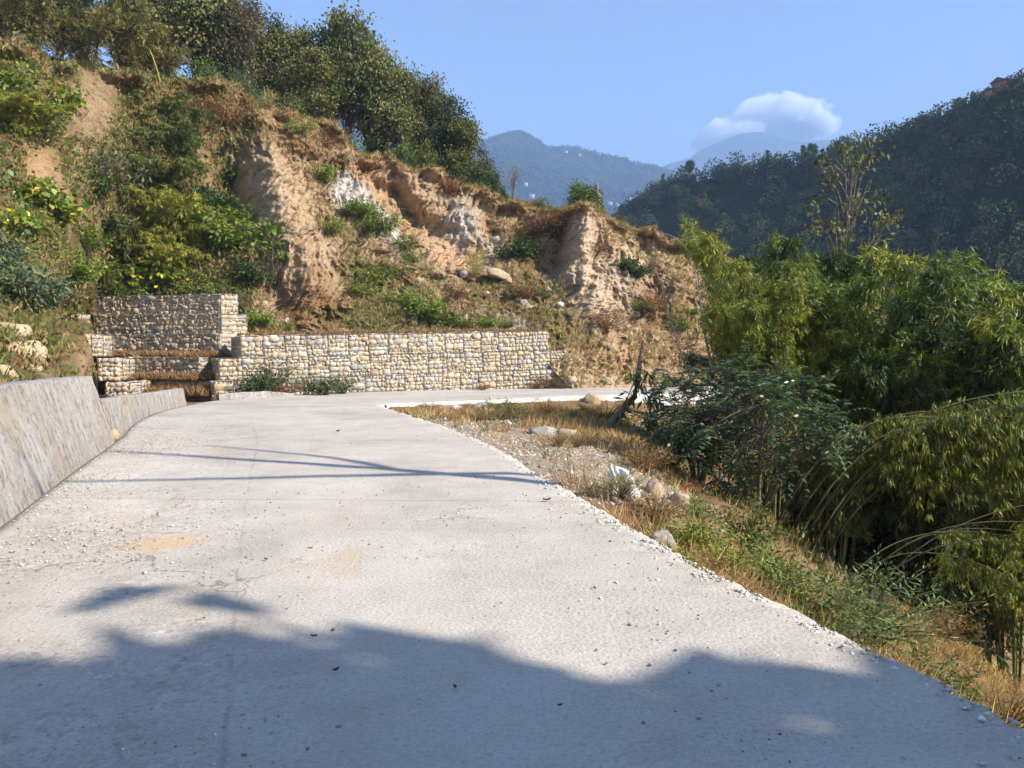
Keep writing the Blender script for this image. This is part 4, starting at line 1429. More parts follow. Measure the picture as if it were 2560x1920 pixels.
# kind, column, foot row, top row, width px, depth, label
GT = 'trees along the hilltop'
CREST_TREES = [
    ('olive_a', 166, 84, -52, 105, 57, 'tall olive tree rising out of the top edge of the picture, behind the bamboo'),
    ('dark_a', 206, 92, -34, 80, 60, 'tall dark tree reaching the top of the picture, right of the bamboo'),
    ('brown_b', 246, 96, 0, 62, 59, 'thin brownish tree beside the sky gap at upper left'),
    ('olive_b', 283, 120, 26, 58, 61, 'slim olive tree left of the tallest hilltop tree'),
    ('olive_b', 318, 126, 46, 56, 59, 'yellowish olive tree under the left side of the tallest hilltop tree'),
    ('olive_a', 347, 150, 16, 88, 62, 'tallest olive tree standing against the open sky on the hilltop'),
    ('olive_b', 382, 168, 46, 66, 62, 'leafy olive tree right of the tallest hilltop tree'),
    ('olive_a', 402, 176, 70, 66, 61, 'broad olive tree above the orange scar'),
    ('brown_b', 424, 178, 74, 60, 62, 'brown half bare tree on the right slope of the hilltop trees'),
    ('dark_a', 446, 190, 92, 62, 62, 'dark greyish tree at the right end of the hilltop grove'),
    ('olive_b', 462, 192, 116, 44, 60, 'small olive tree at the right end of the hilltop grove'),
    ('cone', 482, 196, 140, 26, 60, 'narrow pointed dark tree next to the hazy hill'),
    ('bush_c', 344, 160, 126, 44, 59, 'dark green bush at the foot of the tallest hilltop tree'),
    ('bush_c', 400, 178, 140, 40, 59, 'dark leaning bush on the cliff edge above the orange scar'),
    ('bush_d', 428, 178, 140, 44, 60, 'olive bush on the cliff edge right of the dark leaning bush'),
    ('bush_c', 462, 192, 150, 46, 59.5, 'bright green bush on the cliff edge below the dark greyish tree'),
    ('bush_c', 488, 198, 164, 34, 59.5, 'last green bush of the grove beside the bare tree'),
    ('bush_c', 258, 118, 84, 40, 57, 'dark green bush behind the brown earth mound'),
    ('bush_d', 290, 124, 92, 44, 58, 'olive bush behind the grassy crest left of centre'),
    ('bare', 512, 208, 156, 22, 60, 'nearly bare thin tree on the cliff top near the middle'),
    ('bush_d', 541, 216, 194, 30, 60, 'low olive bush on the cliff top left of the round bush'),
    ('bush_c', 500, 206, 182, 20, 60.5, 'tiny dark bush at the foot of the bare tree'),
    ('bush_c', 622, 234, 210, 26, 60, 'small bush on the cliff edge right of the dead trunk'),
    ('bush_d', 652, 242, 226, 16, 60, 'small yellowish bush at the right end of the bare cliff'),
    ('dark_a', 266, 112, 12, 62, 62, 'dark full tree filling the gap left of the slim olive tree'),
    ('olive_a', 302, 126, 30, 66, 63, 'olive tree between the slim tree and the tallest hilltop tree'),
    ('dark_a', 330, 140, 34, 60, 64, 'dark tree just behind the left side of the tallest hilltop tree'),
    ('olive_a', 368, 160, 40, 60, 64, 'olive tree just behind the right side of the tallest hilltop tree'),
    ('dark_a', 432, 182, 84, 56, 63, 'dark tree behind the brown half bare tree'),
    ('bush_c', 312, 132, 98, 46, 59, 'dark bush under the yellowish olive tree'),
    ('bush_c', 240, 102, 66, 46, 58, 'dark bush under the thin brownish tree'),
    ('bush_c', 204, 94, 56, 50, 55, 'dark bush under the tall dark tree at the top'),
    ('olive_b', 140, 84, -30, 70, 58, 'olive tree at the top of the picture between bamboo and tall olive tree'),
    ('dark_a', 228, 96, -12, 60, 64, 'dark tree seen through the gap behind the brownish tree'),
    ('bush_c', 374, 168, 132, 36, 60, 'green bush on the cliff edge above the white rock'),
    ('dark_a', 60, 66, -70, 120, 58, 'dark tree behind the bamboo at the upper left'),
    ('dark_a', 8, 60, -80, 110, 52, 'dark tree in the upper left corner behind the bamboo'),
]
for i, (kind, px, y0, y1, wpx, d, lab) in enumerate(CREST_TREES):
    p = W(px, y0, d)
    ky = (y0 - y1) / F * d / HEIGHT[kind]
    kx = wpx / F * d / WIDTH[kind]
    plant_tree(TREES[kind], 'hilltop_tree' if 'bush' not in kind else 'hilltop_bush', lab, 'tree' if 'bush' not in kind else 'bush', p - np.array((0, 0, 0.5)), (i * 2.4) % 6.28, (kx, kx, ky * 1.03), GT if 'bush' not in kind else 'bushes along the hilltop')
p = W(584, 212, 57.2)
plant_tree(TREES['round'], 'round_bush', 'neat round green bush standing on the cliff edge beside a dead trunk', 'bush', p - np.array((0, 0, 0.25)), 0.4, (1.15, 1.15, 0.95))
gd = Geo()
q = W(np.array([599, 598, 597, 598.5, 596.5, 597.5, 596]), np.array([214, 208, 202, 196, 191, 186, 182]), 57.0)
gd.tube(q, [0.24, 0.20, 0.19, 0.17, 0.15, 0.11, 0.05], 7, (0.24, 0.17, 0.12))
for k, e in ((4, (601, 189)), (2, (602, 204)), (3, (600.5, 194)), (5, (594.5, 184))):
    gd.tube(np.stack((q[k], W(e[0], e[1], 56.9))), (0.09, 0.03), 5, (0.2, 0.14, 0.1))
root = thing('dead_trunk', 'upright dead tree trunk on the cliff edge right of the round bush', 'dead tree', (0, 0, 0))
link('trunk', gd.mesh('trunk', M_BARK), root)

# bamboo at the upper left, hanging over the edge
BC_OLD = [(0.14, 0.125, 0.035), (0.11, 0.11, 0.03), (0.19, 0.15, 0.06), (0.075, 0.085, 0.025), (0.22, 0.165, 0.08)]
BC_YEL = [(0.23, 0.215, 0.03), (0.18, 0.185, 0.028), (0.28, 0.245, 0.035), (0.13, 0.15, 0.028)]
BAM_TOP = make_bamboo(31, 7.5, 18, 3.2, (0.05, -0.12), 0.9, 0.34, BC_OLD, 20, 0.2, 2, (0.22, 0.19, 0.06), 6)
for i, (px, py, d, s, lab) in enumerate(((28, 52, 42, 0.85, 'dry olive bamboo hanging over the bank in the upper left corner'), (78, 70, 44.5, 0.92, 'dense olive bamboo at the top left above the bare tan earth'),
                                         (120, 76, 47, 0.85, 'tan leaved bamboo clump in the middle of the upper left bamboo'), (158, 84, 50, 0.72, 'right end of the upper left bamboo with a bent yellow culm'))):
    plant_tree(BAM_TOP, 'bamboo_clump', lab, 'bamboo', W(px, py, d) - np.array((0, -0.6, 0.5)), i * 1.7 - 1.0, (s, s, s * 0.95), 'bamboo at the top left', ('culms', 'foliage'))
gy = Geo()
gy.tube(W(np.array([128, 140, 148, 153, 157, 160]), np.array([30, 36, 46, 58, 70, 82]), 47.5), np.linspace(0.035, 0.07, 6), 5, (0.30, 0.25, 0.05))
tag(link('bamboo_culm', gy.mesh('bamboo_culm', M_CULM)), 'bare yellow bamboo culm arching down at the upper left', 'bamboo')

# ================================================================ shrubs and plants on the slope
BAM_SHRUB = make_bamboo(32, 3.0, 22, 1.6, (0, -0.1), 1.3, 0.24, BC_YEL, 12, 0.1, 3, (0.16, 0.16, 0.05), 7, 0.014)
BAM_DARK = make_bamboo(33, 3.0, 18, 1.3, (0, -0.15), 1.4, 0.24, [(0.085, 0.10, 0.026), (0.12, 0.13, 0.03), (0.06, 0.075, 0.022)], 12, 0.1, 3, (0.16, 0.16, 0.05), 7, 0.014)
SH_HEART = make_shrub(41, 1.0, 1.3, 16, 22, 0.26, 0.85, [(0.09, 0.14, 0.02), (0.14, 0.17, 0.02), (0.06, 0.11, 0.02), (0.28, 0.23, 0.02)], M_GLOSSY, 0.5)
SH_GREEN = make_shrub(42, 1.0, 1.2, 20, 42, 0.17, 0.45, [(0.10, 0.14, 0.022), (0.075, 0.115, 0.02), (0.14, 0.17, 0.03)])
SH_DARK = make_shrub(43, 1.0, 1.3, 22, 46, 0.17, 0.5, [(0.035, 0.06, 0.02), (0.05, 0.08, 0.024), (0.03, 0.045, 0.018)])
SH_GREY = make_shrub(44, 1.0, 1.5, 20, 36, 0.15, 0.45, [(0.075, 0.085, 0.05), (0.055, 0.07, 0.035), (0.10, 0.10, 0.06)])
SH_BLUE = make_shrub(45, 1.0, 1.1, 22, 44, 0.17, 0.45, [(0.045, 0.065, 0.04), (0.06, 0.085, 0.05), (0.09, 0.10, 0.045)])
SH_FERN = make_shrub(46, 1.0, 1.0, 18, 36, 0.22, 0.2, [(0.10, 0.13, 0.025), (0.13, 0.14, 0.03), (0.07, 0.10, 0.02)], None, 0.5)
SH_RED = make_shrub(47, 1.0, 1.1, 26, 34, 0.13, 0.25, [(0.13, 0.06, 0.035), (0.16, 0.085, 0.04), (0.10, 0.05, 0.03)], None, 0.0, (0.14, 0.07, 0.04))
SH_REED = make_shrub(48, 0.7, 2.0, 34, 8, 0.9, 0.035, [(0.24, 0.20, 0.06), (0.20, 0.14, 0.06), (0.27, 0.22, 0.09)], M_GRASS, -0.6, (0.26, 0.18, 0.08))
KIND = {'yb': BAM_SHRUB, 'db': BAM_DARK, 'heart': SH_HEART, 'green': SH_GREEN, 'dark': SH_DARK, 'grey': SH_GREY, 'blue': SH_BLUE, 'fern': SH_FERN, 'red': SH_RED, 'reed': SH_REED}
KH = {'yb': 2.9, 'db': 2.9, 'heart': 1.3, 'green': 1.25, 'dark': 1.35, 'grey': 1.5, 'blue': 1.1, 'fern': 1.0, 'red': 1.1, 'reed': 2.4}

# kind, column, foot row, top row, label
SLOPE = [
    ('yb', 168, 236, 176, 'largest yellow green bamboo bush on the left bank, in its middle'),
    ('yb', 190, 246, 205, 'yellow bamboo bush at the right side of the largest one'),
    ('yb', 150, 262, 214, 'yellow bamboo bush below the largest one on the left'),
    ('yb', 176, 272, 232, 'yellow bamboo bush just below the largest one'),
    ('db', 128, 264, 226, 'darker bamboo bush left of the yellow ones'),
    ('db', 172, 132, 84, 'dark bamboo hanging below the bent yellow culm'),
    ('db', 182, 165, 116, 'dark bamboo bush in the gully right of the bare tan earth'),
    ('db', 160, 190, 140, 'olive bamboo bush above the largest yellow one'),
    ('grey', 118, 195, 136, 'grey green spray of thin stems above the yellow bamboo'),
    ('grey', 98, 176, 140, 'thin grey green shrub beside the bare tan patch'),
    ('heart', 158, 290, 256, 'plant with large yellow heart leaves above the top gabion step'),
    ('heart', 140, 292, 262, 'heart leaved plant left of the yellow one above the gabions'),
    ('heart', 34, 206, 172, 'yellow heart leaved creeper at the left edge, halfway up'),
    ('heart', 60, 222, 190, 'green heart leaved creeper right of the yellow one, halfway up'),
    ('heart', 20, 240, 206, 'heart leaved creeper at the left edge below the yellow one'),
    ('green', 10, 96, 56, 'green shrub at the left edge just under the bamboo'),
    ('green', 30, 130, 92, 'bright green shrub on the upper left bank'),
    ('yb', 14, 128, 80, 'yellow bamboo bush at the left edge of the upper bank'),
    ('heart', 66, 112, 84, 'creeper with light leaves hanging beside the bare tan earth'),
    ('dark', 94, 200, 168, 'dark green shrub left of the grey green spray'),
    ('dark', 104, 236, 204, 'dark green shrub below the grey green spray'),
    ('green', 84, 252, 222, 'light green shrub at the middle of the left bank'),
    ('fern', 100, 284, 250, 'ferny green shrub left of the yellow bamboo foot'),
    ('green', 66, 282, 244, 'green shrub low on the left bank'),
    ('blue', 24, 310, 258, 'blue green bush low at the left edge'),
    ('blue', 48, 306, 274, 'smaller blue green bush right of the one at the left edge'),
    ('blue', 4, 268, 234, 'blue green bush higher at the left edge'),
    ('fern', 110, 302, 274, 'fern patch above the left end of the gabion steps'),
    ('fern', 130, 304, 280, 'fern patch right above the topmost gabion step'),
    ('green', 220, 250, 206, 'green shrub at the right border of the left bank'),
    ('dark', 214, 214, 182, 'dark shrub in the shaded hollow under the earth mound'),
    ('green', 240, 226, 200, 'small shrub in the hollow beside the pale buttress'),
    ('dark', 236, 180, 158, 'dark shrub under the overhanging turf of the earth mound'),
    ('fern', 200, 300, 276, 'low fern above the right half of the topmost gabion step'),
    ('dark', 250, 286, 258, 'dark green shrub at the foot of the large leaved sapling'),
    ('green', 262, 325, 306, 'leafy green bush right of the second gabion step'),
    ('green', 250, 328, 312, 'small bush touching the right end of the second gabion step'),
    ('fern', 284, 330, 318, 'low light green plant above the left end of the long gabion wall'),
    ('green', 327, 182, 160, 'bright green plant at the upper edge of the white rock'),
    ('green', 360, 218, 196, 'green plant growing in the middle of the white rock'),
    ('fern', 344, 214, 200, 'small yellow green plant at the left side of the white rock'),
    ('fern', 384, 232, 206, 'tall yellow green plant right of the white rock'),
    ('green', 372, 232, 216, 'green plant at the lower end of the white rock'),
    ('fern', 400, 250, 232, 'yellow green plant on the slide below the white rock'),
    ('fern', 412, 262, 246, 'yellow green plant lower on the slide below the white rock'),
    ('fern', 390, 276, 258, 'olive plant in the middle of the slide'),
    ('fern', 330, 232, 214, 'yellow green plant left of the slide on the buttress side'),
    ('green', 406, 308, 286, 'green bush on the grassy slope above the long gabion wall'),
    ('green', 428, 318, 292, 'larger green bush above the long gabion wall'),
    ('green', 442, 326, 304, 'bright green bush just above the middle of the long gabion wall'),
    ('dark', 418, 312, 298, 'dark low bush between the two green bushes over the long wall'),
    ('fern', 464, 328, 312, 'light green plants above the right half of the long gabion wall'),
    ('green', 486, 328, 312, 'small green bush above the right end of the long gabion wall'),
    ('green', 506, 328, 316, 'last small green bush above the long gabion wall'),
    ('fern', 360, 296, 276, 'olive plant on the slope right of the rust coloured mound'),
    ('fern', 374, 282, 262, 'olive tuft on the slope above the green bushes'),
    ('reed', 475, 280, 244, 'tall straw coloured reed clump beside the tan boulder'),
    ('reed', 268, 116, 92, 'tall yellow reed clump on the crest behind the earth mound'),
    ('red', 548, 232, 206, 'dark red brown dry bush on the cliff edge left of the pale buttress'),
    ('red', 562, 240, 214, 'reddish dry bush in the notch beside the pale buttress'),
    ('red', 530, 238, 218, 'rusty dry bush hanging at the cliff edge near the middle'),
    ('dark', 520, 262, 232, 'dark olive shrub in the gully left of the pale buttress'),
    ('red', 596, 256, 240, 'small red brown bush on the pale buttress'),
    ('red', 604, 332, 306, 'red brown bush at the foot of the pale buttress'),
    ('red', 650, 314, 290, 'large red brown bush on the slope left of the bamboo culms'),
    ('green', 641, 312, 296, 'light green shrub beside the large red brown bush'),
    ('dark', 635, 278, 256, 'dark broad leaved plant on the right part of the pale scarp'),
    ('dark', 624, 270, 256, 'small dark plant left of the broad leaved one on the scarp'),
    ('fern', 682, 328, 312, 'yellow green shrub behind the thin bamboo culms'),
    ('green', 690, 316, 304, 'green shrub on the tan slope behind the bamboo culms'),
    ('red', 524, 300, 280, 'brown dry bush on the talus in the middle'),
    ('fern', 545, 296, 284, 'olive grass clump on the talus near a pale stone'),
    ('red', 455, 300, 284, 'rust brown dry plant left of the straw coloured reeds'),
    ('red', 325, 150, 132, 'dry brown bush on the crest above the white rock'),
    ('fern', 300, 138, 120, 'yellow green shrub on the brown crest'),
    ('red', 228, 128, 100, 'brown dry bush on top of the earth mound'),
    ('red', 196, 118, 92, 'brown dry bush left of the earth mound'),
    ('red', 452, 196, 178, 'brown dry turf bush on the cliff edge right of the grove'),
    ('red', 500, 214, 200, 'brown turf bush on the cliff edge below the bare tree'),
]
for i, (k, px, y0, y1, lab) in enumerate(SLOPE):
    p = hill_at(px, y0)
    d = p[1]
    h = (y0 - y1) / F * d
    s = h / KH[k]
    wide = 1.25 if k in ('yb', 'db', 'green', 'dark', 'fern', 'red') else 1.0
    wide = 0.95 if k == 'reed' else wide
    nm = {'yb': 'bamboo_bush', 'db': 'bamboo_bush', 'reed': 'reed_clump', 'heart': 'creeper_plant', 'fern': 'fern_shrub'}.get(k, 'slope_shrub')
    plant_tree(KIND[k], nm, lab, {'reed': 'reeds', 'heart': 'plant'}.get(k, 'shrub'), p - np.array((0, 0, 0.12)), (i * 1.93) % 6.28, (s * wide, s * wide, s), 'plants on the eroded hillside', ('stems', 'foliage'))

# sapling with large leaves
sap = make_tree(61, 4.2, [(0, 0, 3.4, 0.7, 0.7, 0.8), (0.5, 0, 2.4, 0.5, 0.5, 0.4), (-0.7, 0, 2.7, 0.35, 0.35, 0.4)], 26, 9, 0.34, [(0.09, 0.14, 0.02), (0.12, 0.16, 0.03), (0.06, 0.10, 0.02)], stems=1, rad=0.035, clus_r=0.28, droop=0.5)
p = hill_at(272, 292)
plant_tree(sap, 'sapling', 'thin sapling with large green leaves left of the rust coloured mound', 'tree', p - np.array((0, 0, 0.1)), 1.0, 1.0)

# bushes at the foot of the long gabion wall
for i, (k, px, py, d, hpx, wd, lab) in enumerate((('dark', 257, 398, 33.2, 26, 1.25, 'round dark green bush at the left foot of the long gabion wall'), ('grey', 273, 388, 34.6, 42, 0.9, 'tall grey green bush against the left part of the long gabion wall'),
                                                ('grey', 308, 397, 34.6, 24, 1.2, 'greyish bush at the foot of the long gabion wall, right of the tall one'), ('dark', 324, 397, 34.4, 18, 1.2, 'low dark bush at the wall foot between two greyish bushes'),
                                                ('grey', 341, 394, 35.4, 24, 1.25, 'rightmost greyish bush at the foot of the long gabion wall'), ('red', 288, 398, 33.8, 14, 2.0, 'dry orange brown weeds at the foot of the long gabion wall'),
                                                ('red', 547, 391, 40.6, 15, 1.5, 'dry brown bush at the right end of the long gabion wall'), ('grey', 562, 391, 40.5, 11, 1.6, 'grey weeds on the rubble at the right end of the long wall'), ('red', 536, 391, 40.4, 9, 1.6, 'low dry weeds at the foot of the last baskets of the long wall'),
                                                ('red', 482, 388, 38.8, 8, 1.6, 'little dry weed clump at the foot of the long wall near its right end'))):
    z = float(road_z(0, d)) - 0.05
    s = hpx / F * d / KH[k]
    plant_tree(KIND[k], 'roadside_bush', lab, 'bush', (gp(px, d, z)), i * 2.1, (s * wd, s * wd, s), 'bushes at the wall foot', ('stems', 'foliage'))

# ================================================================ ground cover of the slope (nobody could count it)
r = np.random.default_rng(77)
iu = r.integers(40, 760, 30000)
iv = r.integers(4, 306, 30000)
pos = HILL[iu, iv] + r.normal(0, 0.06, (30000, 3))
ppx, ppy, pt = PXg[iu, iv], PYg[iu, iv], Tg[iu, iv]
bare = np.zeros(len(pos))
for cx, cy, rx, ry, ro in ((92, 105, 24, 36, 0.2), (45, 172, 20, 26, -0.2), (352, 196, 26, 22, 0.35), (385, 228, 34, 13, 0.85), (410, 200, 54, 20, 0.75), (455, 256, 38, 20, 0.5), (262, 200, 22, 60, -0.3), (300, 235, 20, 40, -0.5),
                           (310, 300, 34, 36, 0), (588, 275, 24, 62, -0.2), (630, 285, 22, 40, -0.4), (465, 225, 20, 26, 0), (425, 192, 26, 18, 0.2)):
    bare = np.maximum(bare, blob(ppx, ppy, cx, cy, rx, ry, ro))
nz = fbm(pos * 0.5, 3)
keepp = (r.random(len(pos)) > smooth(0.15, 0.5, bare) * 0.985) & (nz + r.normal(0, 0.2, len(pos)) > -0.22)
left = ppx < 255
gl = Geo()
A_ = keepp & left
lowb = (ppx < 100) & (ppy > 300)
A_ = A_ & (~lowb | (r.random(len(pos)) < 0.45))
tufts(gl, pos[A_ & (r.random(len(pos)) < 0.6)], r, 9, 0.34, 0.07, [OLIVE * 0.9, STRAW * 0.8, GREEN, BROWN * 1.2, OLIVE * 1.2])
n_l = pos[A_]
n_l = n_l[r.random(len(n_l)) < 0.75]
for k in range(4):
    q = n_l + r.normal(0, 0.2, n_l.shape) + np.array((0, -0.05, 0.10))
    near_ = np.clip(n_l[:, 1] / 38.0, 0.3, 1.0)
    gl.leaves(q, rand_dirs(len(q), r, 0.1), rand_dirs(len(q), r, 1.0), 0.24 * near_ * r.uniform(0.5, 1.3, len(q)), 0.14 * near_ * r.uniform(0.5, 1.3, len(q)), pick_col(len(q), r, [(0.07, 0.095, 0.024), (0.10, 0.12, 0.03), (0.05, 0.07, 0.02), (0.14, 0.13, 0.04), (0.12, 0.09, 0.045)], 0.3), 0.15)
tag(link('bank_undergrowth', gl.mesh('bank_undergrowth', M_GRASS, False)), 'tangle of weeds and low leaves covering the left bank', kind='stuff')
gr_ = Geo()
B_ = keepp & ~left
tufts(gr_, pos[B_ & (r.random(len(pos)) < 0.9)], r, 9, 0.26, 0.05, [STRAW * 0.9, STRAW * 1.05, BROWN * 1.4, OLIVE * 1.1, OLIVE * 1.3, STRAW * 0.75])
green_band = (blob(ppx, ppy, 392, 300, 66, 26, 0.6) + blob(ppx, ppy, 360, 322, 80, 12, 0.05) + blob(ppx, ppy, 540, 300, 60, 18, 0.3)) > r.uniform(0.2, 1.0, len(pos))
q = pos[B_ & green_band]
tufts(gr_, q, r, 9, 0.26, 0.05, [OLIVE * 1.1, GREEN * 1.3, OLIVE * 0.8])
edge = (pt > 0.885) & (ppx > 235)
tufts(gr_, pos[edge], r, 14, 0.42, 0.05, [BROWN * 1.3, STRAW * 0.9, OLIVE], 0.9)
tag(link('slope_grass', gr_.mesh('slope_grass', M_GRASS, False)), 'dry brown and olive grass on the eroded slope', kind='stuff')

gledge = Geo()
r = np.random.default_rng(79)
for a_, b_, z_, n_, ln_ in ((gp(118, 38.6, 1.28), gp(222, 37.6, 1.28), 1.28, 420, 0.30), (gp(136, 36.9, 0.2), gp(216, 36.0, 0.2), 0.2, 520, 0.34), (gp(152, 35.9, -0.5), gp(214, 35.2, -0.5), -0.5, 420, 0.5), (gp(244, 36.3, 2.2), gp(540, 43.0, 2.58), 2.4, 900, 0.22)):
    t_ = r.random(n_)[:, None]
    q = a_ * (1 - t_) + b_ * t_ + r.normal(0, 1, (n_, 3)) * np.array((0.1, 0.32, 0.03))
    tufts(gledge, q, r, 9, ln_, 0.04, [BROWN * 1.3, BROWN * 1.0, STRAW * 0.6, BROWN * 0.8], 0.8)
tag(link('ledge_grass', gledge.mesh('ledge_grass', M_GRASS, False)), 'dry brown grass on the ledges of the gabion walls', kind='stuff')
# ================================================================ ground lookup
def ground_hit(px, py, d0=2.0, d1=60.0):
    d = np.linspace(d0, d1, 2400)
    p = W(px, py, d)
    g_ = ground_h(p[:, 0], p[:, 1])
    k = np.argmax(p[:, 2] < g_)
    return p[k if p[k, 2] < g_[k] else -1]


def on_ground(x, y, sink=0.0):
    return np.array((x, y, float(ground_h(np.array([x]), np.array([y]))[0]) - sink))


# ================================================================ the bamboo thicket right of the road
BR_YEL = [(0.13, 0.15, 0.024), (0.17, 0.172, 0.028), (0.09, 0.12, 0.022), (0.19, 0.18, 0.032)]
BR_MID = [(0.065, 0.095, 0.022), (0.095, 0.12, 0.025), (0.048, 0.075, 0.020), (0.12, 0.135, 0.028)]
BR_SHADED = [(0.032, 0.056, 0.020), (0.05, 0.076, 0.022), (0.026, 0.044, 0.018), (0.075, 0.092, 0.024)]  # darker leaf base imitates shade deep inside the thicket
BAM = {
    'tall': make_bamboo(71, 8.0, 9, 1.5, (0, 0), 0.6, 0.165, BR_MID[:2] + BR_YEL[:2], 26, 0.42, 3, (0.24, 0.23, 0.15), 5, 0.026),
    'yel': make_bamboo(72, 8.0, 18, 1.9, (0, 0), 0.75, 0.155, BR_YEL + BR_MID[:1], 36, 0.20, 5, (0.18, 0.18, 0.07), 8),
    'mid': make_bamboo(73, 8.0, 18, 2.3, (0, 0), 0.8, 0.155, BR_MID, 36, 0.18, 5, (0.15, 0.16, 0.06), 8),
    'shd': make_bamboo(74, 8.0, 18, 2.4, (0, 0), 0.85, 0.155, BR_SHADED, 36, 0.10, 5, (0.12, 0.13, 0.06), 8),
}
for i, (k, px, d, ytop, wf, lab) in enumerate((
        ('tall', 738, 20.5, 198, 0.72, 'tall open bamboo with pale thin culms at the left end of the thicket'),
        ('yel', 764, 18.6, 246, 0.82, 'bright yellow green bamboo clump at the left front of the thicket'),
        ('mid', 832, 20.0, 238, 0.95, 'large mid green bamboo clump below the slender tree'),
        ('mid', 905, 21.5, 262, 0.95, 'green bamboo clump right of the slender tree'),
        ('shd', 965, 20.5, 276, 1.0, 'dark shaded bamboo clump in the right part of the thicket'),
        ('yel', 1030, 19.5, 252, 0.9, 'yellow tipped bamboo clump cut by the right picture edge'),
        ('shd', 872, 24.0, 258, 1.0, 'dark bamboo clump at the back of the thicket'),
        ('shd', 786, 23.0, 252, 0.85, 'shaded bamboo clump behind the bright yellow one'),
        ('shd', 925, 19.2, 300, 0.80, 'shaded low bamboo clump in the middle of the thicket'))):
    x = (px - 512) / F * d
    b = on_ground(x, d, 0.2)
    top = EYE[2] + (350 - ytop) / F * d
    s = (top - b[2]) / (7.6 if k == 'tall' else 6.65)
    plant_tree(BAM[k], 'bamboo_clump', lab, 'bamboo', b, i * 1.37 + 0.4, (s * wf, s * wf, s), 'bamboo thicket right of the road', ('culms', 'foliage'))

for i, (pts, d, rad, lab) in enumerate((([(693, 384), (684, 362), (676.5, 338), (669, 313), (663, 291), (655, 268)], 19.0, 0.030, 'bare pale bamboo culm leaning left in front of the tan slope'),
                                       ([(713, 372), (707, 345), (702, 315), (699, 285), (696, 250), (692, 222)], 19.6, 0.036, 'straight pale bamboo culm right of the leaning one'),
                                       ([(718, 372), (721, 340), (724, 312), (730, 280)], 20.2, 0.028, 'short dark bamboo culm beside the yellow clump'),
                                       ([(700, 300), (694, 270), (684, 247), (672, 236), (660, 233)], 19.3, 0.016, 'thin bamboo tip arching left over the cliff edge'))):
    gc = Geo()
    pp = np.array(pts)
    q = resample(W(pp[:, 0], pp[:, 1], d), 14)
    gc.tube(q, np.linspace(rad, rad * 0.35, 14), 6, (0.30, 0.27, 0.22))
    for k in range(1, 13, 2):
        gc.tube(np.stack((q[k] - (q[k + 1] - q[k]) * 0.03, q[k] + (q[k + 1] - q[k]) * 0.03)), rad * 1.25, 6, (0.2, 0.17, 0.13))
    tag(link('bamboo_culm', gc.mesh('bamboo_culm', M_CULM)), lab, 'bamboo', 'bare bamboo culms')

# arching bamboo in the lower right
ARCH = make_bamboo(75, 5.2, 12, 1.0, (0.92, -0.05), 2.6, 0.14, BR_YEL + BR_MID[:2], 32, 0.46, 5, (0.10, 0.10, 0.05), 7, 0.022)
ARCH2 = make_bamboo(76, 5.2, 6, 1.0, (0.95, 0.05), 3.6, 0.14, BR_YEL[:3] + BR_MID[:1], 24, 0.60, 5, (0.10, 0.10, 0.05), 7, 0.02)
b = on_ground(4.75, 13.2, 0.1)
plant_tree(ARCH, 'arching_bamboo', 'yellow green bamboo arching from the dark bush towards the right edge', 'bamboo', b, 0.05, (1.0, 1.0, 1.0), None, ('culms', 'foliage'))
b = on_ground(5.0, 11.6, 0.1)
plant_tree(ARCH2, 'arching_bamboo', 'lower arching bamboo with dark drooping culms at the lower right', 'bamboo', b, -0.12, (0.78, 0.9, 0.62), None, ('culms', 'foliage'))

# dark bush with feathery compound leaves
PIN = make_pinnate(81, 1.75, 2.9, 95)
b = on_ground(4.35, 13.6, 0.1)
plant_tree(PIN, 'broadleaf_bush', 'large dark green bush with feathered leaves beside the road bank', 'bush', b, 0.3, (1.0, 0.95, 1.0), None, ('branches', 'foliage'))
b = on_ground(3.55, 14.6, 0.1)
plant_tree(PIN, 'broadleaf_bush', 'smaller dark bush left of the large feathered one', 'bush', b, 2.2, (0.62, 0.62, 0.74), None, ('branches', 'foliage'))

# slender tree above the thicket
SL = make_tree(82, 13.6, [(0.3, 0, 11.2, 0.9, 0.8, 0.8), (-0.6, 0.1, 10.2, 0.7, 0.7, 0.5), (1.3, 0, 9.8, 0.8, 0.7, 0.7), (0.1, 0, 9.4, 0.8, 0.8, 0.5), (1.2, 0.1, 8.6, 0.4, 0.4, 0.4), (-0.9, 0, 9.5, 0.5, 0.5, 0.4)], 20, 26, 0.17,
               [(0.12, 0.125, 0.05), (0.09, 0.10, 0.04), (0.15, 0.14, 0.06), (0.06, 0.075, 0.03)], bark=(0.20, 0.165, 0.13), rad=0.10, clus_r=0.24, droop=0.7, twiggy=2, fork=(0.98, 1.12))
x = (829 - 512) / F * 22.5
b = on_ground(x, 22.5, 0.2)
s = (EYE[2] + (350 - 122) / F * 22.5 - b[2]) / 12.2
plant_tree(SL, 'slender_tree', 'slender tree with sparse leaves rising above the bamboo thicket', 'tree', b, 0.2, (0.95, 0.95, s))

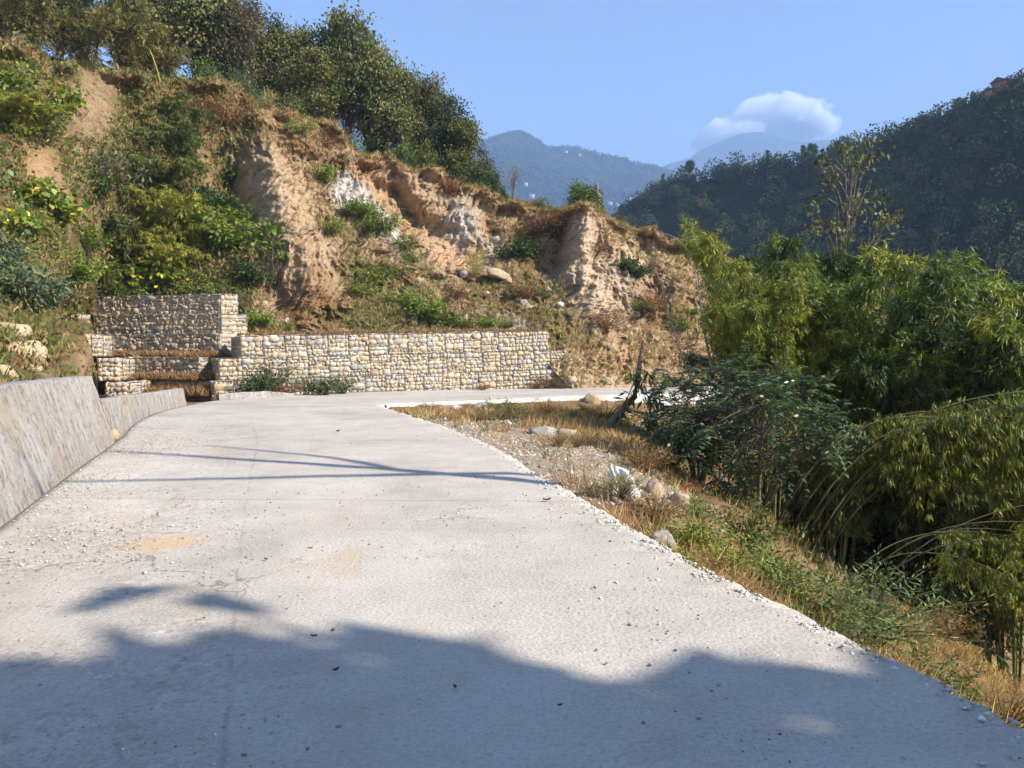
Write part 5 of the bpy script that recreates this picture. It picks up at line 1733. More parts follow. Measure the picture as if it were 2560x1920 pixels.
# broken leaning stem
gs = Geo()
pp = np.array([(609, 428), (614, 420), (624, 408), (635, 396), (637, 385), (638.5, 372), (641, 356), (643, 340)])
q = W(pp[:, 0], pp[:, 1], 21.0)
gs.tube(q, [0.13, 0.11, 0.095, 0.085, 0.075, 0.07, 0.06, 0.03], 8, (0.23, 0.17, 0.13))
gl_ = Geo()
r = np.random.default_rng(83)
for cx, cy, n_ in ((632, 374, 16), (648, 373, 12), (628, 398, 14), (652, 396, 18), (655, 404, 20), (650, 416, 34), (640, 384, 12), (622, 410, 10)):
    c = W(cx, cy, 20.8 + r.uniform(-0.2, 0.2))
    gs.tube(np.stack((q[r.integers(2, 6)], c)), (0.02, 0.008), 4, (0.2, 0.16, 0.1))
    gl_.leaves(c + r.normal(0, 0.10, (n_, 3)), unit(r.normal(0, 0.6, (n_, 3)) + np.array((0.2, 0, -0.9))), rand_dirs(n_, r, 0.6), r.uniform(0.22, 0.40, n_), r.uniform(0.06, 0.10, n_), pick_col(n_, r, [(0.06, 0.09, 0.025), (0.10, 0.12, 0.03), (0.04, 0.07, 0.025)]), 0.2)
root = thing('broken_stem', 'leaning broken tree stem with a few leaves at the edge of the shoulder', 'tree')
link('trunk', gs.mesh('trunk', M_BARK), root)
link('foliage', gl_.mesh('foliage', M_GLOSSY, False), root)

# ================================================================ shrubs on the bank right of the road
SH_LACE = make_shrub(91, 1.0, 1.1, 40, 80, 0.085, 0.22, [(0.085, 0.11, 0.045), (0.11, 0.13, 0.05), (0.065, 0.09, 0.035)], None, 0.0)
SH_WEED = make_shrub(92, 1.0, 1.2, 22, 46, 0.12, 0.4, [(0.075, 0.10, 0.026), (0.11, 0.13, 0.03), (0.055, 0.08, 0.025)], None, 0.3)
SH_DRY = make_shrub(93, 1.0, 1.0, 60, 30, 0.10, 0.12, [(0.20, 0.13, 0.065), (0.15, 0.095, 0.05), (0.25, 0.18, 0.10)], M_GRASS, -0.2, (0.20, 0.11, 0.05))
SH_FERN2 = make_shrub(94, 1.0, 0.9, 22, 60, 0.14, 0.28, [(0.16, 0.165, 0.03), (0.12, 0.14, 0.028), (0.19, 0.17, 0.035)], None, 0.4)
KIND.update(lace=SH_LACE, weed=SH_WEED, dry=SH_DRY, fern2=SH_FERN2)
KH.update(lace=1.1, weed=1.2, dry=1.0, fern2=0.9)
BANK = [
    ('dry', 668, 452, 408, 1.3, 'large rusty dry bush on the lip of the shoulder left of the dark bush'),
    ('dry', 640, 470, 436, 1.2, 'rusty dry grass bush above the white sack'),
    ('dry', 606, 424, 396, 1.4, 'brown dry bush at the foot of the broken stem'),
    ('dry', 560, 446, 424, 1.0, 'small reddish dry bush on the gravel shoulder'),
    ('dry', 578, 446, 428, 0.9, 'little reddish dry bush right of the one on the gravel'),
    ('dry', 545, 416, 394, 1.3, 'straw brown weeds along the shoulder in front of the white road edge'),
    ('weed', 512, 416, 396, 1.3, 'leafy green weed clump in front of the white road edge'),
    ('weed', 492, 412, 396, 1.2, 'small green weed clump near the inner corner of the bend'),
    ('dry', 430, 410, 398, 1.4, 'short straw weeds at the inner corner of the bend'),
    ('dry', 466, 412, 398, 1.2, 'straw weeds beside the pale stone near the bend'),
    ('weed', 585, 416, 400, 1.2, 'low green weeds beside the brown dry bush'),
    ('weed', 574, 424, 404, 0.5, 'single upright green weed before the shaded road edge'),
    ('dry', 655, 520, 484, 1.2, 'rusty dry grass behind the pale boulders'),
    ('fern2', 684, 545, 508, 1.2, 'yellow fern beside the grey boulder'),
    ('fern2', 668, 575, 545, 1.2, 'small yellow fern below the grey boulder'),
    ('fern2', 722, 566, 528, 1.3, 'yellow green fern on the bank below the dark bush'),
    ('weed', 745, 545, 492, 1.1, 'tall green weeds under the dark bush'),
    ('weed', 772, 590, 530, 1.2, 'green weeds in the middle of the right bank'),
    ('weed', 805, 620, 560, 1.2, 'leafy weeds low on the right bank'),
    ('lace', 862, 640, 556, 1.5, 'feathery grey green bush on the lower right bank'),
    ('lace', 815, 655, 598, 1.3, 'smaller feathery bush left of the large feathery one'),
    ('dry', 728, 606, 562, 1.4, 'straw coloured grass bush on the right bank'),
    ('dry', 760, 640, 598, 1.3, 'rusty grass beside the road edge rubble'),
    ('dry', 696, 572, 540, 1.3, 'orange brown grass near the two bank boulders'),
    ('weed', 842, 672, 624, 1.1, 'green weeds beside the road edge at lower right'),
    ('dry', 880, 690, 640, 1.2, 'brown dry shrub beside the road edge at lower right'),
    ('fern2', 908, 706, 668, 1.2, 'yellow green fern by the road edge near the lower right corner'),
    ('weed', 960, 716, 676, 1.2, 'grey green plant by the road edge near the lower right corner'),
    ('dry', 1004, 730, 676, 1.1, 'brown dry grass in the lower right corner'),
    ('weed', 930, 690, 640, 1.2, 'dark green weeds behind the fern in the lower right corner'),
    ('dry', 940, 640, 600, 1.2, 'dry brown tuft on the bare slope at the lower right'),
    ('weed', 905, 610, 566, 1.2, 'olive weeds on the bare slope right of the feathery bush'),
    ('weed', 700, 520, 488, 1.0, 'green weeds at the foot of the dark bush'),
]
for i, (k, px, y0, y1, wd, lab) in enumerate(BANK):
    p = ground_hit(px, y0)
    s = (y0 - y1) / F * p[1] / KH[k]
    plant_tree(KIND[k], {'dry': 'dry_bush', 'fern2': 'fern', 'lace': 'feathery_bush'}.get(k, 'weed_clump'), lab, {'fern2': 'fern', 'weed': 'weeds'}.get(k, 'bush'), p - np.array((0, 0, 0.05)), i * 1.7, (s * wd, s * wd, s), 'plants on the bank right of the road', ('stems', 'foliage'))
p = ground_hit(621, 498)
plant_tree(SH_REED, 'grass_tuft', 'green grass tuft in front of the white sack', 'grass', p, 0.6, (0.35, 0.35, 0.16), None, ('stems', 'foliage'))

r = np.random.default_rng(95)
n = 26000
gx_ = np.concatenate((r.uniform(-4, 14, n), r.uniform(8, 34, 9000)))
gy_ = np.concatenate((r.uniform(1.5, 34, n), r.uniform(16, 44, 9000)))
gz_ = ground_h(gx_, gy_)
xe = np.interp(gy_, [-20, 0, 3.2, 5.7, 9.2, 13.3, 17, 20.5, 24, 26], [9, 3.1, 2.12, 1.31, 0.45, -0.55, -1.7, -2.9, -4.0, -4.3])
s_ = gx_ - xe
e_ = seg_dist(gx_, gy_, FAR_EDGE)
nn_ = fbm(np.stack((gx_ * 0.6, gy_ * 0.6, gx_ * 0), -1), 3)
grav = (gy_ > 9.5) & (gy_ < 20) & (s_ < 2.6)
ok = (s_ > 0.22) & (e_ > 1.0) & ((gy_ < 12) | (e_ > 7) | (r.random(len(gx_)) < 0.55)) & (~grav | (r.random(len(gx_)) < 0.12)) & (nn_ + r.normal(0, 0.25, len(gx_)) > -0.12)
pos = np.stack((gx_, gy_, gz_), -1)[ok]
gg = Geo()
nearm = pos[:, 1] < 16
tufts(gg, pos[nearm], r, 10, 0.24, 0.012, [STRAW * 0.9, STRAW * 1.15, BROWN * 1.3, BROWN * 1.6, OLIVE * 1.0, OLIVE * 0.8, STRAW * 0.7])
tufts(gg, pos[~nearm], r, 8, 0.26, 0.026, [STRAW * 0.9, STRAW * 1.1, BROWN * 1.3, BROWN * 1.6, OLIVE])
tag(link('bank_grass', gg.mesh('bank_grass', M_GRASS, False)), 'dry straw and rust coloured grass on the bank right of the road', kind='stuff')
# ================================================================ stones, sack, litter
def rock_mat(name, a, b):
    m, nt, N, L = new_mat(name)
    pos = world_pos(nt)
    n = _noise(nt, 4.5, 6, 0.65, pos)
    n2 = _noise(nt, 22, 4, 0.65, pos)
    col = _ramp(nt, n.outputs['Fac'], [(0.3, a), (0.7, b)]).outputs[0]
    col = _mix(nt, 1.0, col, _ramp(nt, n2.outputs['Fac'], [(0.3, 0.75), (0.7, 1.15)]).outputs[0], 'MULTIPLY')
    _finish(nt, col, _bump(nt, n2.outputs['Fac'], 0.6, 0.03), 0.9, 0.15)
    return m


M_ROCK_T = rock_mat('tan_rock', (0.32, 0.24, 0.15), (0.50, 0.41, 0.28))
M_ROCK_G = rock_mat('grey_rock', (0.27, 0.235, 0.20), (0.46, 0.42, 0.37))
M_ROCK_W = rock_mat('pale_rock', (0.42, 0.38, 0.32), (0.62, 0.58, 0.52))


def boulder_mesh(seed, mat, nu=28, nv=16, rough=0.22):
    r = np.random.default_rng(seed)
    u = np.linspace(0, 2 * np.pi, nu, endpoint=False)
    v = np.linspace(0, np.pi, nv)
    V, U = np.meshgrid(v, u, indexing='ij')
    p = np.stack((np.sin(V) * np.cos(U), np.sin(V) * np.sin(U), np.cos(V)), -1)
    d = 1 + rough * fbm(p * 1.4 + seed * 3.1, 4) * 1.6
    # a few planar cuts
    for _ in range(11):
        nrm_ = rand_dirs(1, r)[0]
        k = (p * d[..., None]) @ nrm_
        lim = r.uniform(0.55, 0.80)
        d = np.where(k > lim, d * lim / np.maximum(k, 1e-6) * 0.92 + d * 0.08, d)
    q = p * d[..., None]
    f = []
    for i in range(nv - 1):
        for j in range(nu):
            f.append((i * nu + j, (i + 1) * nu + j, (i + 1) * nu + (j + 1) % nu, i * nu + (j + 1) % nu))
    q = q + unit(q) * (0.05 * fbm(q * 5 + seed, 3))[..., None]
    return make_mesh('boulder', q.reshape(-1, 3), np.array(f), None, mat is M_CLOUD if 'M_CLOUD' in globals() else False, mat)


B_T = [boulder_mesh(s, M_ROCK_T) for s in (1, 2, 3)]
B_G = [boulder_mesh(s, M_ROCK_G) for s in (4, 5, 6)]
B_W = [boulder_mesh(s, M_ROCK_W) for s in (7, 8, 9)]


def place_rock(me, p, sx, sy, sz, rot, label, name='boulder', group=None, tilt=0.0):
    o = link(name, me)
    o.location = p
    o.scale = (sx, sy, sz)
    o.rotation_euler = (tilt, tilt * 0.6, rot)
    tag(o, label, 'rock', group)
    return o


GB = 'loose rocks'
for k, (px, py, wpx, hpx, me, rot, lab) in enumerate((
        (663, 549, 34, 26, B_G[0], 0.4, 'grey boulder on the bank close to the road edge'), (655, 545, 12, 12, B_G[1], 1.0, 'small grey stone left of the grey bank boulder'),
        (678, 505, 20, 22, B_T[0], 0.2, 'tan boulder on the bank right of the white sack'), (655, 494, 22, 22, B_T[1], 1.2, 'pale brown boulder behind the white sack'),
        (572, 436, 26, 9, B_T[2], 0.1, 'flat tan rock at the back of the gravel shoulder'), (548, 434, 34, 12, B_G[2], 0.6, 'grey rock on the gravel shoulder'),
        (591, 402, 18, 14, B_T[0], 0.9, 'tan rock before the shaded road edge'), (480, 411, 22, 12, B_W[0], 0.3, 'pale rock near the inner corner of the bend'),
        (804, 634, 22, 14, B_T[1], 0.4, 'tan stone on the road edge at the lower right'), (828, 644, 12, 8, B_W[1], 0.2, 'white stone beside the tan one on the lower right road edge'),
        (672, 572, 12, 12, B_T[2], 0.8, 'brown stone under the yellow fern'), (718, 582, 14, 8, B_T[0], 0.5, 'tan stone at the road edge below the fern'), (690, 582, 12, 14, B_G[1], 0.1, 'grey stone between the ferns and the road edge'),
        (458, 412, 18, 9, B_W[2], 0.9, 'white rock half hidden in weeds at the bend'), (507, 424, 9, 5, B_W[1], 0.1, 'small white stone on the gravel shoulder'))):
    p = ground_hit(px, py)
    d = p[1]
    sx, sz = wpx / F * d / 2, hpx / F * d / 1.5
    place_rock(me, p + np.array((0, 0, sz * 0.12)), sx * 1.15, sx, sz * 1.1, rot, lab, 'boulder', GB, 0.25)

for k, (px, py, wpx, hpx, me, rot, lab) in enumerate((
        (497, 277, 26, 12, B_T[2], 0.3, 'tan slab boulder beside the straw coloured reeds'), (547, 291, 8, 6, B_W[0], 0.2, 'small white stone on the talus'), (546, 277, 7, 5, B_W[1], 0.9, 'pale stone above the white stone on the talus'),
        (523, 304, 13, 8, B_G[0], 0.4, 'grey rock on the talus below the reeds'), (507, 283, 10, 7, B_T[0], 1.4, 'tan stone below the slab boulder'), (561, 307, 12, 8, B_W[2], 0.7, 'pale rock at the right side of the talus'),
        (530, 308, 14, 8, B_T[1], 0.1, 'brown flat rock on the talus'), (486, 294, 6, 4, B_W[1], 0.3, 'tiny white stone left of the grey rock'), (496, 243, 13, 12, B_G[1], 0.2, 'grey white rock knob in the middle scarp'),
        (463, 275, 10, 9, B_G[2], 0.8, 'dark grey stone left of the reeds'), (286, 322, 6, 7, B_W[0], 1.0, 'white stone at the foot of the rust coloured mound'), (264, 305, 8, 8, B_T[0], 0.5, 'tan stone right of the sapling foot'),
        (222, 291, 8, 6, B_T[1], 0.2, 'tan stone above the right end of the topmost gabion step'), 
        (572, 381, 12, 9, B_T[1], 0.2, 'tan block of earth at the right end of the long gabion wall'), (606, 382, 14, 10, B_T[0], 0.7, 'rubble stone on the far road side'))):
    p = hill_at(px, py)
    d = p[1]
    sx, sz = wpx / F * d / 2, hpx / F * d / 1.7
    place_rock(me, p + np.array((0, -sx * 0.2, sz * 0.15)), sx, sx * 0.8, sz, rot, lab, 'boulder', 'rocks on the hillside', 0.2)
for px, py, d, w_, h_, me, lab in ((20, 352, 19.5, 52, 40, B_T[1], 'large tan boulder on the bank above the tall concrete wall'), (-2, 372, 17.5, 26, 32, B_T[2], 'tan boulder at the left picture edge above the wall'), (4, 330, 22, 40, 30, B_T[0], 'tan boulder above the large one at the left edge'),
                                   (22, 365, 18.4, 26, 14, B_T[0], 'flat tan stone below the large boulder above the wall')):
    p = hill_at(px, py, 0.3)
    d = p[1]
    place_rock(me, p - np.array((0, -0.25, 0.12)), w_ / F * d / 2, w_ / F * d / 2.4, h_ / F * d / 2, 0.5, lab, 'boulder', 'boulders above the wall', 0.1)

# rock in the drain slot
p = W(113, 437, 14.9)
place_rock(boulder_mesh(21, M_ROCK_T, 14, 9), p, 0.16, 0.14, 0.15, 0.6, 'tan rock lying in the drain slot at the end of the tall wall', 'drain_rock')

# old root on the slope above the far road
gq = Geo()
q = W(np.array([596, 601, 606, 610, 613, 617, 622]), np.array([332, 336, 342, 348, 351, 356, 356]), 44.2)
q[:, 1] = [hill_at(a, b_)[1] - 0.15 for a, b_ in zip((596, 601, 606, 610, 613, 617, 622), (332, 336, 342, 348, 351, 356, 356))]
gq.tube(q, [0.05, 0.07, 0.09, 0.11, 0.16, 0.12, 0.05], 7, (0.22, 0.16, 0.11))
gq.tube(np.stack((q[4], q[4] + np.array((-0.1, -0.1, -0.55)))), (0.1, 0.03), 5, (0.12, 0.08, 0.06))
gq.tube(np.stack((q[5], q[5] + np.array((0.2, -0.1, -0.35)))), (0.08, 0.02), 5, (0.12, 0.08, 0.06))
tag(link('old_root', gq.mesh('old_root', M_BARK)), 'weathered tree root lying on the dry slope above the far road', 'root')

# white sack
u = np.linspace(0, 2 * np.pi, 40, endpoint=False)
v = np.linspace(0, 1, 26)
V, U = np.meshgrid(v, u, indexing='ij')
rad = np.interp(V, [0, 0.12, 0.45, 0.75, 0.92, 1], [0.16, 0.22, 0.18, 0.12, 0.07, 0.03])
p = np.stack((rad * np.cos(U) * 1.15, rad * np.sin(U) * 0.7, V * 0.46), -1)
p[..., 0] += -0.16 * V ** 1.5 + 0.05 * np.sin(V * 3)
fold = 0.15 * fbm(np.stack((np.cos(U) * 2.2, np.sin(U) * 2.2, V * 1.6), -1), 4) + 0.05 * np.abs(fbm(np.stack((np.cos(U) * 6, np.sin(U) * 6, V * 4), -1), 3))
p = p + unit(p - np.array((0, 0, 0.2))) * fold[..., None]
f = [(i * 40 + j, i * 40 + (j + 1) % 40, (i + 1) * 40 + (j + 1) % 40, (i + 1) * 40 + j) for i in range(25) for j in range(40)]
m, nt, N, L = new_mat('woven_plastic_sack')
wv = N.new('ShaderNodeTexWave')
wv.inputs['Scale'].default_value = 40
L.new(N.new('ShaderNodeTexCoord').outputs['Object'], wv.inputs['Vector'])
_finish(nt, (0.78, 0.79, 0.82), _bump(nt, wv.outputs['Fac'], 0.15, 0.004), 0.45, 0.4)
o = link('plastic_sack', make_mesh('plastic_sack', p.reshape(-1, 3), np.array(f), None, False, m))
o.location = ground_hit(622, 494) - np.array((0, 0, 0.03))
o.rotation_euler = (0, 0, 0.2)
o.scale = (0.72, 0.8, 0.8)
tag(o, 'crumpled white plastic sack standing in the dry grass beside the road', 'sack')

# orange scrap
gv, gu = np.meshgrid(np.linspace(-1, 1, 9), np.linspace(-1, 1, 9), indexing='ij')
p = np.stack((gv * 0.07, gu * 0.03, 0.05 + 0.07 * gv * 0.6 + 0.03 * fbm(np.stack((gv * 1.6, gu * 1.6, gv * 0), -1), 3)), -1)
p2 = p + np.array((0, 0, 0.006))
me = make_mesh('litter', np.concatenate((p.reshape(-1, 3), p2.reshape(-1, 3))), np.concatenate((grid_faces(9, 9)[:, ::-1], grid_faces(9, 9) + 81)), None, False, None)
m, nt, N, L = new_mat('orange_plastic')
_finish(nt, (0.75, 0.13, 0.03), None, 0.5, 0.3)
me.materials.append(m)
o = link('plastic_scrap', me)
o.location = ground_hit(686, 497) + np.array((0, 0, 0.10))
tag(o, 'small orange plastic scrap on the bank under the dark bush', 'litter')

# ================================================================ loose grit
m, nt, N, L = new_mat('loose_grit')
_finish(nt, attr_col(nt), None, 0.95, 0.1)
M_GRIT = m
OCT = np.array([(1, 0, 0), (0, 1, 0), (-1, 0, 0), (0, -1, 0), (0, 0, 1), (0, 0, -1)], float)
OCTF = np.array([(0, 1, 4, 4), (1, 2, 4, 4), (2, 3, 4, 4), (3, 0, 4, 4)])


def grit(name, pos, size, cols, r, label):
    n = len(pos)
    v = OCT[None] * r.uniform(0.6, 1.3, (n, 6, 1)) * size[:, None, None] * np.array((1, 1, 0.65))
    a = r.uniform(0, 6.28, n)
    c, s_ = np.cos(a)[:, None], np.sin(a)[:, None]
    v = np.stack((v[..., 0] * c - v[..., 1] * s_, v[..., 0] * s_ + v[..., 1] * c, v[..., 2]), -1) + pos[:, None]
    tri = np.array([(0, 1, 4), (1, 2, 4), (2, 3, 4), (3, 0, 4), (1, 0, 5), (2, 1, 5), (3, 2, 5), (0, 3, 5)])
    f = (np.arange(n)[:, None, None] * 6 + tri[None]).reshape(-1, 3)
    me = make_mesh(name, v.reshape(-1, 3), f, np.repeat(pick_col(n, r, cols, 0.2), 6, 0), False, M_GRIT)
    tag(link(name, me), label, kind='stuff')


r = np.random.default_rng(55)


def road_pt(i, s):
    a = RL[i] * (1 - s)[:, None] + RR[i] * s[:, None]
    return np.concatenate((a, road_z(a[:, 0], a[:, 1])[:, None] + 0.004), 1)


mid = (RL[:, 1] + RR[:, 1]) / 2
cand = np.where((mid > 2.2) & (mid < 30) & (np.arange(NR) < NR * 0.62))[0]
n = 16000
i = r.choice(cand, n)
s_ = np.where(r.random(n) < 0.72, np.abs(r.normal(0, 0.16, n)), r.random(n))
s_ = np.clip(s_, 0.01, 0.99)
P1 = road_pt(i, s_)
keep = (fbm(P1 * np.array((0.8, 0.8, 0)), 3) + r.normal(0, 0.2, n)) > -0.05
P1 = P1[keep]
grit('road_grit', P1, np.abs(r.normal(0.0035, 0.0045, len(P1))) + 0.002, [(0.50, 0.46, 0.40), (0.38, 0.33, 0.27), (0.60, 0.57, 0.52), (0.25, 0.21, 0.18), (0.42, 0.38, 0.33)], r, 'scattered grit on the concrete road')
# broken crumbs along the valley side edge
n = 1500
i = r.choice(cand, n)
P2 = road_pt(i, np.clip(1 - np.abs(r.normal(0, 0.018, n)), 0.9, 1.0))
P2[:, 2] -= 0.01
grit('edge_rubble', P2, np.abs(r.normal(0.006, 0.006, n)) + 0.003, [(0.60, 0.58, 0.55), (0.52, 0.50, 0.47), (0.66, 0.64, 0.61)], r, 'broken concrete crumbs along the valley side edge of the road')
n = 12000
xx, yy = r.uniform(-3, 3.6, n), r.uniform(8.5, 21, n)
xe = np.interp(yy, [5.7, 9.2, 13.3, 17, 20.5, 24], [1.31, 0.45, -0.55, -1.7, -2.9, -4.0])
ok = (xx - xe > 0.1) & (xx - xe < 3.2) & (fbm(np.stack((xx * 0.7, yy * 0.7, xx * 0), -1), 3) + r.normal(0, 0.2, n) > -0.1)
P3 = np.stack((xx, yy, ground_h(xx, yy)), -1)[ok]
grit('shoulder_gravel', P3, np.abs(r.normal(0.016, 0.014, len(P3))) + 0.007, [(0.45, 0.40, 0.34), (0.36, 0.31, 0.26), (0.55, 0.51, 0.45), (0.30, 0.25, 0.20), (0.42, 0.32, 0.21)], r, 'loose gravel on the shoulder inside the bend')

# dry leaves lying on the road
for k, (px, py, sz, ang, lab) in enumerate(((547, 501, 0.045, 0.4, 'curled brown leaf with a shadow near the right road edge'), (338, 432, 0.06, 1.2, 'brown leaf in the middle of the far road'), (314, 637, 0.018, 0.1, 'curled leaf in the shade on the left'),
                                          (336, 671, 0.02, 0.9, 'pale leaf in the shade left of centre'), (455, 688, 0.016, 2.0, 'dark leaf in the shade near the centre'), (560, 706, 0.012, 0.4, 'dark crumb in the shade right of centre'),
                                          (310, 549, 0.02, 0.2, 'tiny leaf on the sunlit slab left of centre'), (266, 560, 0.02, 2.5, 'tiny dark leaf left of centre'))):
    a, b_ = np.meshgrid(np.linspace(-1, 1, 7), np.linspace(-1, 1, 5), indexing='ij')
    w_ = (1 - a ** 2) * 0.45 + 0.03
    z_ = 0.25 * b_ ** 2 + 0.35 * a ** 2 + 0.15
    q = np.stack((a, b_ * w_, z_), -1).reshape(-1, 3) * sz
    q2 = q + np.array((0, 0, 0.003))
    me = make_mesh('fallen_leaf', np.concatenate((q, q2)), np.concatenate((grid_faces(7, 5)[:, ::-1], grid_faces(7, 5) + 35)), np.tile(np.array([(0.14, 0.075, 0.04)]), (70, 1)), True, M_GRIT)
    o = link('fallen_leaf', me)
    o.location = WZ(px, py, 0.006)
    o.rotation_euler = (0, 0, ang)
    tag(o, lab, 'leaf', 'fallen leaves')

# ================================================================ woods on the far slopes
def far_trees(name, P, n, hgt, quads, leaf, cols, r, label, vmin=0):
    nu, nv = P.shape[:2]
    iu = r.uniform(0, nu - 1.01, n)
    iv = np.concatenate((r.uniform(vmin, nv - 1.01, n - n // 5), r.uniform(0, 2, n // 5)))
    a, b_ = iu.astype(int), iv.astype(int)
    fu, fv = (iu - a)[:, None], (iv - b_)[:, None]
    base = (P[a, b_] * (1 - fu) + P[a + 1, b_] * fu) * (1 - fv) + (P[a, b_ + 1] * (1 - fu) + P[a + 1, b_ + 1] * fu) * fv
    h = hgt * (0.45 + 1.05 * r.random(n) ** 1.5)
    w_ = h * r.uniform(0.34, 0.62, n)
    idx = np.repeat(np.arange(n), quads)
    u = rand_dirs(len(idx), r) * (r.uniform(0.3, 1.0, (len(idx), 1)) ** 0.4)
    u[:, 0] += 0.25 * np.sin(idx * 1.7 + u[:, 2] * 3)
    pos = base[idx] + np.stack((u[:, 0] * w_[idx], u[:, 1] * w_[idx], h[idx] * (0.58 + 0.42 * u[:, 2])), -1)
    g_ = Geo()
    c = pick_col(n, r, cols, 0.4)[idx] * (1 + r.uniform(-0.2, 0.2, (len(idx), 1)))
    g_.leaves(pos, rand_dirs(len(idx), r, -0.1), rand_dirs(len(idx), r, 0.9), leaf * r.uniform(0.6, 1.3, len(idx)), leaf * r.uniform(0.5, 0.9, len(idx)), c, 0.1)
    tag(link(name, g_.mesh(name, M_FORLEAF if name == 'forest' else M_LEAF, False)), label, kind='stuff')
    return base, h


r = np.random.default_rng(66)
far_trees('forest', RIGHT_P, 2500, 6.2, 120, 0.85, [(0.032, 0.050, 0.020), (0.045, 0.062, 0.024), (0.06, 0.065, 0.03), (0.028, 0.042, 0.02), (0.07, 0.062, 0.036)], r, 'dense dark forest on the steep hill at the right')
far_trees('far_wood', LEFT_P, 5200, 16, 12, 8.0, [(0.035, 0.05, 0.025), (0.05, 0.06, 0.03), (0.028, 0.04, 0.022)], r, 'hazy woodland on the hill across the valley')

# single trees standing out on the skyline of the dark hill
SKYT = {'a': make_tree(301, 16, [(0, 0, 14, 3, 3, 1.6), (-2, 0, 11.5, 2.2, 2, 1.4), (2.2, 0, 11, 2.2, 2, 1.4), (0, 0, 8.5, 2.5, 2.5, 1.4)], 60, 30, 1.0, [(0.035, 0.052, 0.022), (0.05, 0.065, 0.026)], rad=0.25, clus_r=0.7),
        'b': make_tree(302, 16, [(0, 0, 14, 1.6, 1.6, 2.2), (0.5, 0, 10, 2.0, 2, 2.4), (-0.6, 0, 6.5, 2.2, 2, 2)], 55, 30, 0.9, [(0.03, 0.046, 0.02), (0.045, 0.058, 0.026)], rad=0.22, clus_r=0.6)}
for k, (t_, px, y0, y1, d, lab) in enumerate((('a', 958, 112, 88, 372, 'flat topped tree standing out on the skyline of the dark hill'), ('b', 972, 104, 82, 366, 'tall tree right of the flat topped skyline tree'), ('b', 939, 116, 99, 380, 'pointed skyline tree left of the flat topped one'),
                                           ('a', 923, 130, 107, 388, 'broad skyline tree on the dark hill above the forest bend'), ('b', 1018, 88, 66, 342, 'tree on the dark hill beside the red house'), ('a', 812, 160, 141, 446, 'first of two skyline trees left of the slender tree'),
                                           ('b', 803, 162, 143, 450, 'second skyline tree, left of its neighbour'), ('b', 767, 164, 148, 470, 'single taller skyline tree in the middle of the dark ridge'), ('a', 690, 176, 158, 508, 'tree on the low part of the dark ridge'), ('b', 663, 188, 172, 522, 'small tree near the low end of the dark ridge'))):
    d = d * 0.62
    p = W(px, y0 + 9 * min(max((px - 860) / 120, 0), 1), d)
    s = (y0 - y1) / F * d / 16.0
    plant_tree(SKYT[t_], 'skyline_tree', lab, 'tree', p - np.array((0, 0, 1.0)), k * 1.1, (s, s, s), 'skyline trees of the dark hill')


# houses
def far_house(px, py, d, w_, dp, h_, wall, roof, label, rot=0.2, group='houses on the far hill'):
    t = thing('hill_house', label, 'house', W(px, py, d), rot, 1.0, group)
    v, f = box_vf(-w_ / 2, w_ / 2, -dp / 2, dp / 2, -0.25 * h_, h_)
    for nm, vv, ff, c in (('wall', v, f, wall),):
        mm, nt, N, L = new_mat('house_wall')
        _finish(nt, c, None, 0.9, 0.1)
        link(nm, make_mesh(nm, vv, ff, None, False, mm), t)
    o_ = 0.5
    rv = np.array([(-w_ / 2 - o_, -dp / 2 - o_, h_), (w_ / 2 + o_, -dp / 2 - o_, h_), (w_ / 2 + o_, dp / 2 + o_, h_), (-w_ / 2 - o_, dp / 2 + o_, h_), (-w_ / 2 - o_, 0, h_ + dp * 0.32), (w_ / 2 + o_, 0, h_ + dp * 0.32)])
    rf = np.array([(0, 1, 5, 4), (2, 3, 4, 5), (3, 0, 4, 4), (1, 2, 5, 5), (3, 2, 1, 0)])
    bm_v = rv
    mm, nt, N, L = new_mat('house_roof')
    _finish(nt, roof, None, 0.7, 0.2)
    me_ = bpy.data.meshes.new('roof')
    me_.from_pydata([tuple(x_) for x_ in bm_v], [], [(0, 1, 5, 4), (2, 3, 4, 5), (3, 0, 4), (1, 2, 5), (3, 2, 1, 0)])
    me_.materials.append(mm)
    link('roof', me_, t)
    mm, nt, N, L = new_mat('house_window')
    _finish(nt, (0.03, 0.035, 0.045), None, 0.3, 0.5)
    for q_ in range(3):
        xx_ = (q_ - 1) * w_ * 0.3
        v, f = box_vf(xx_ - w_ * 0.07, xx_ + w_ * 0.07, -dp / 2 - 0.06, -dp / 2 + 0.05, h_ * 0.35, h_ * 0.75)
        link('window' if q_ != 1 else 'door', make_mesh('window', v, f, None, False, mm), t)
    return t


far_house(1005, 91, 214, 5.6, 3.8, 2.2, (0.36, 0.17, 0.11), (0.16, 0.10, 0.09), 'small red brown house on the skyline of the dark hill', 0.4, 'houses on the dark hill')
far_house(993, 96, 215, 3.1, 2.5, 1.5, (0.40, 0.21, 0.14), (0.2, 0.12, 0.1), 'reddish shed left of the red brown house on the dark hill', 0.1, 'houses on the dark hill')
r = np.random.default_rng(8)
hh = [(545, 207, 'white house at the valley foot right of the bare tree'), (532, 199, 'pale house above the white one at the valley foot'), (555, 211, 'pinkish house between the olive bush and the round bush'), (571, 205, 'white house left of the dead trunk low on the hazy hill'),
      (618, 207, 'white house right of the dead trunk low on the hazy hill'), (610, 206, 'small white house beside the one right of the dead trunk'), (630, 202, 'pale house low on the hazy hill near the dark ridge'), (642, 195, 'lowest right pale house on the hazy hill'),
      (515, 185, 'white house on the hazy hill beside the bare tree top'), (526, 187, 'little white house right of the bare tree top'), (566, 154, 'pale house just below the skyline of the hazy hill'), (580, 157, 'second pale house below the skyline of the hazy hill')]
LS = LEFT_P.reshape(-1, 3)
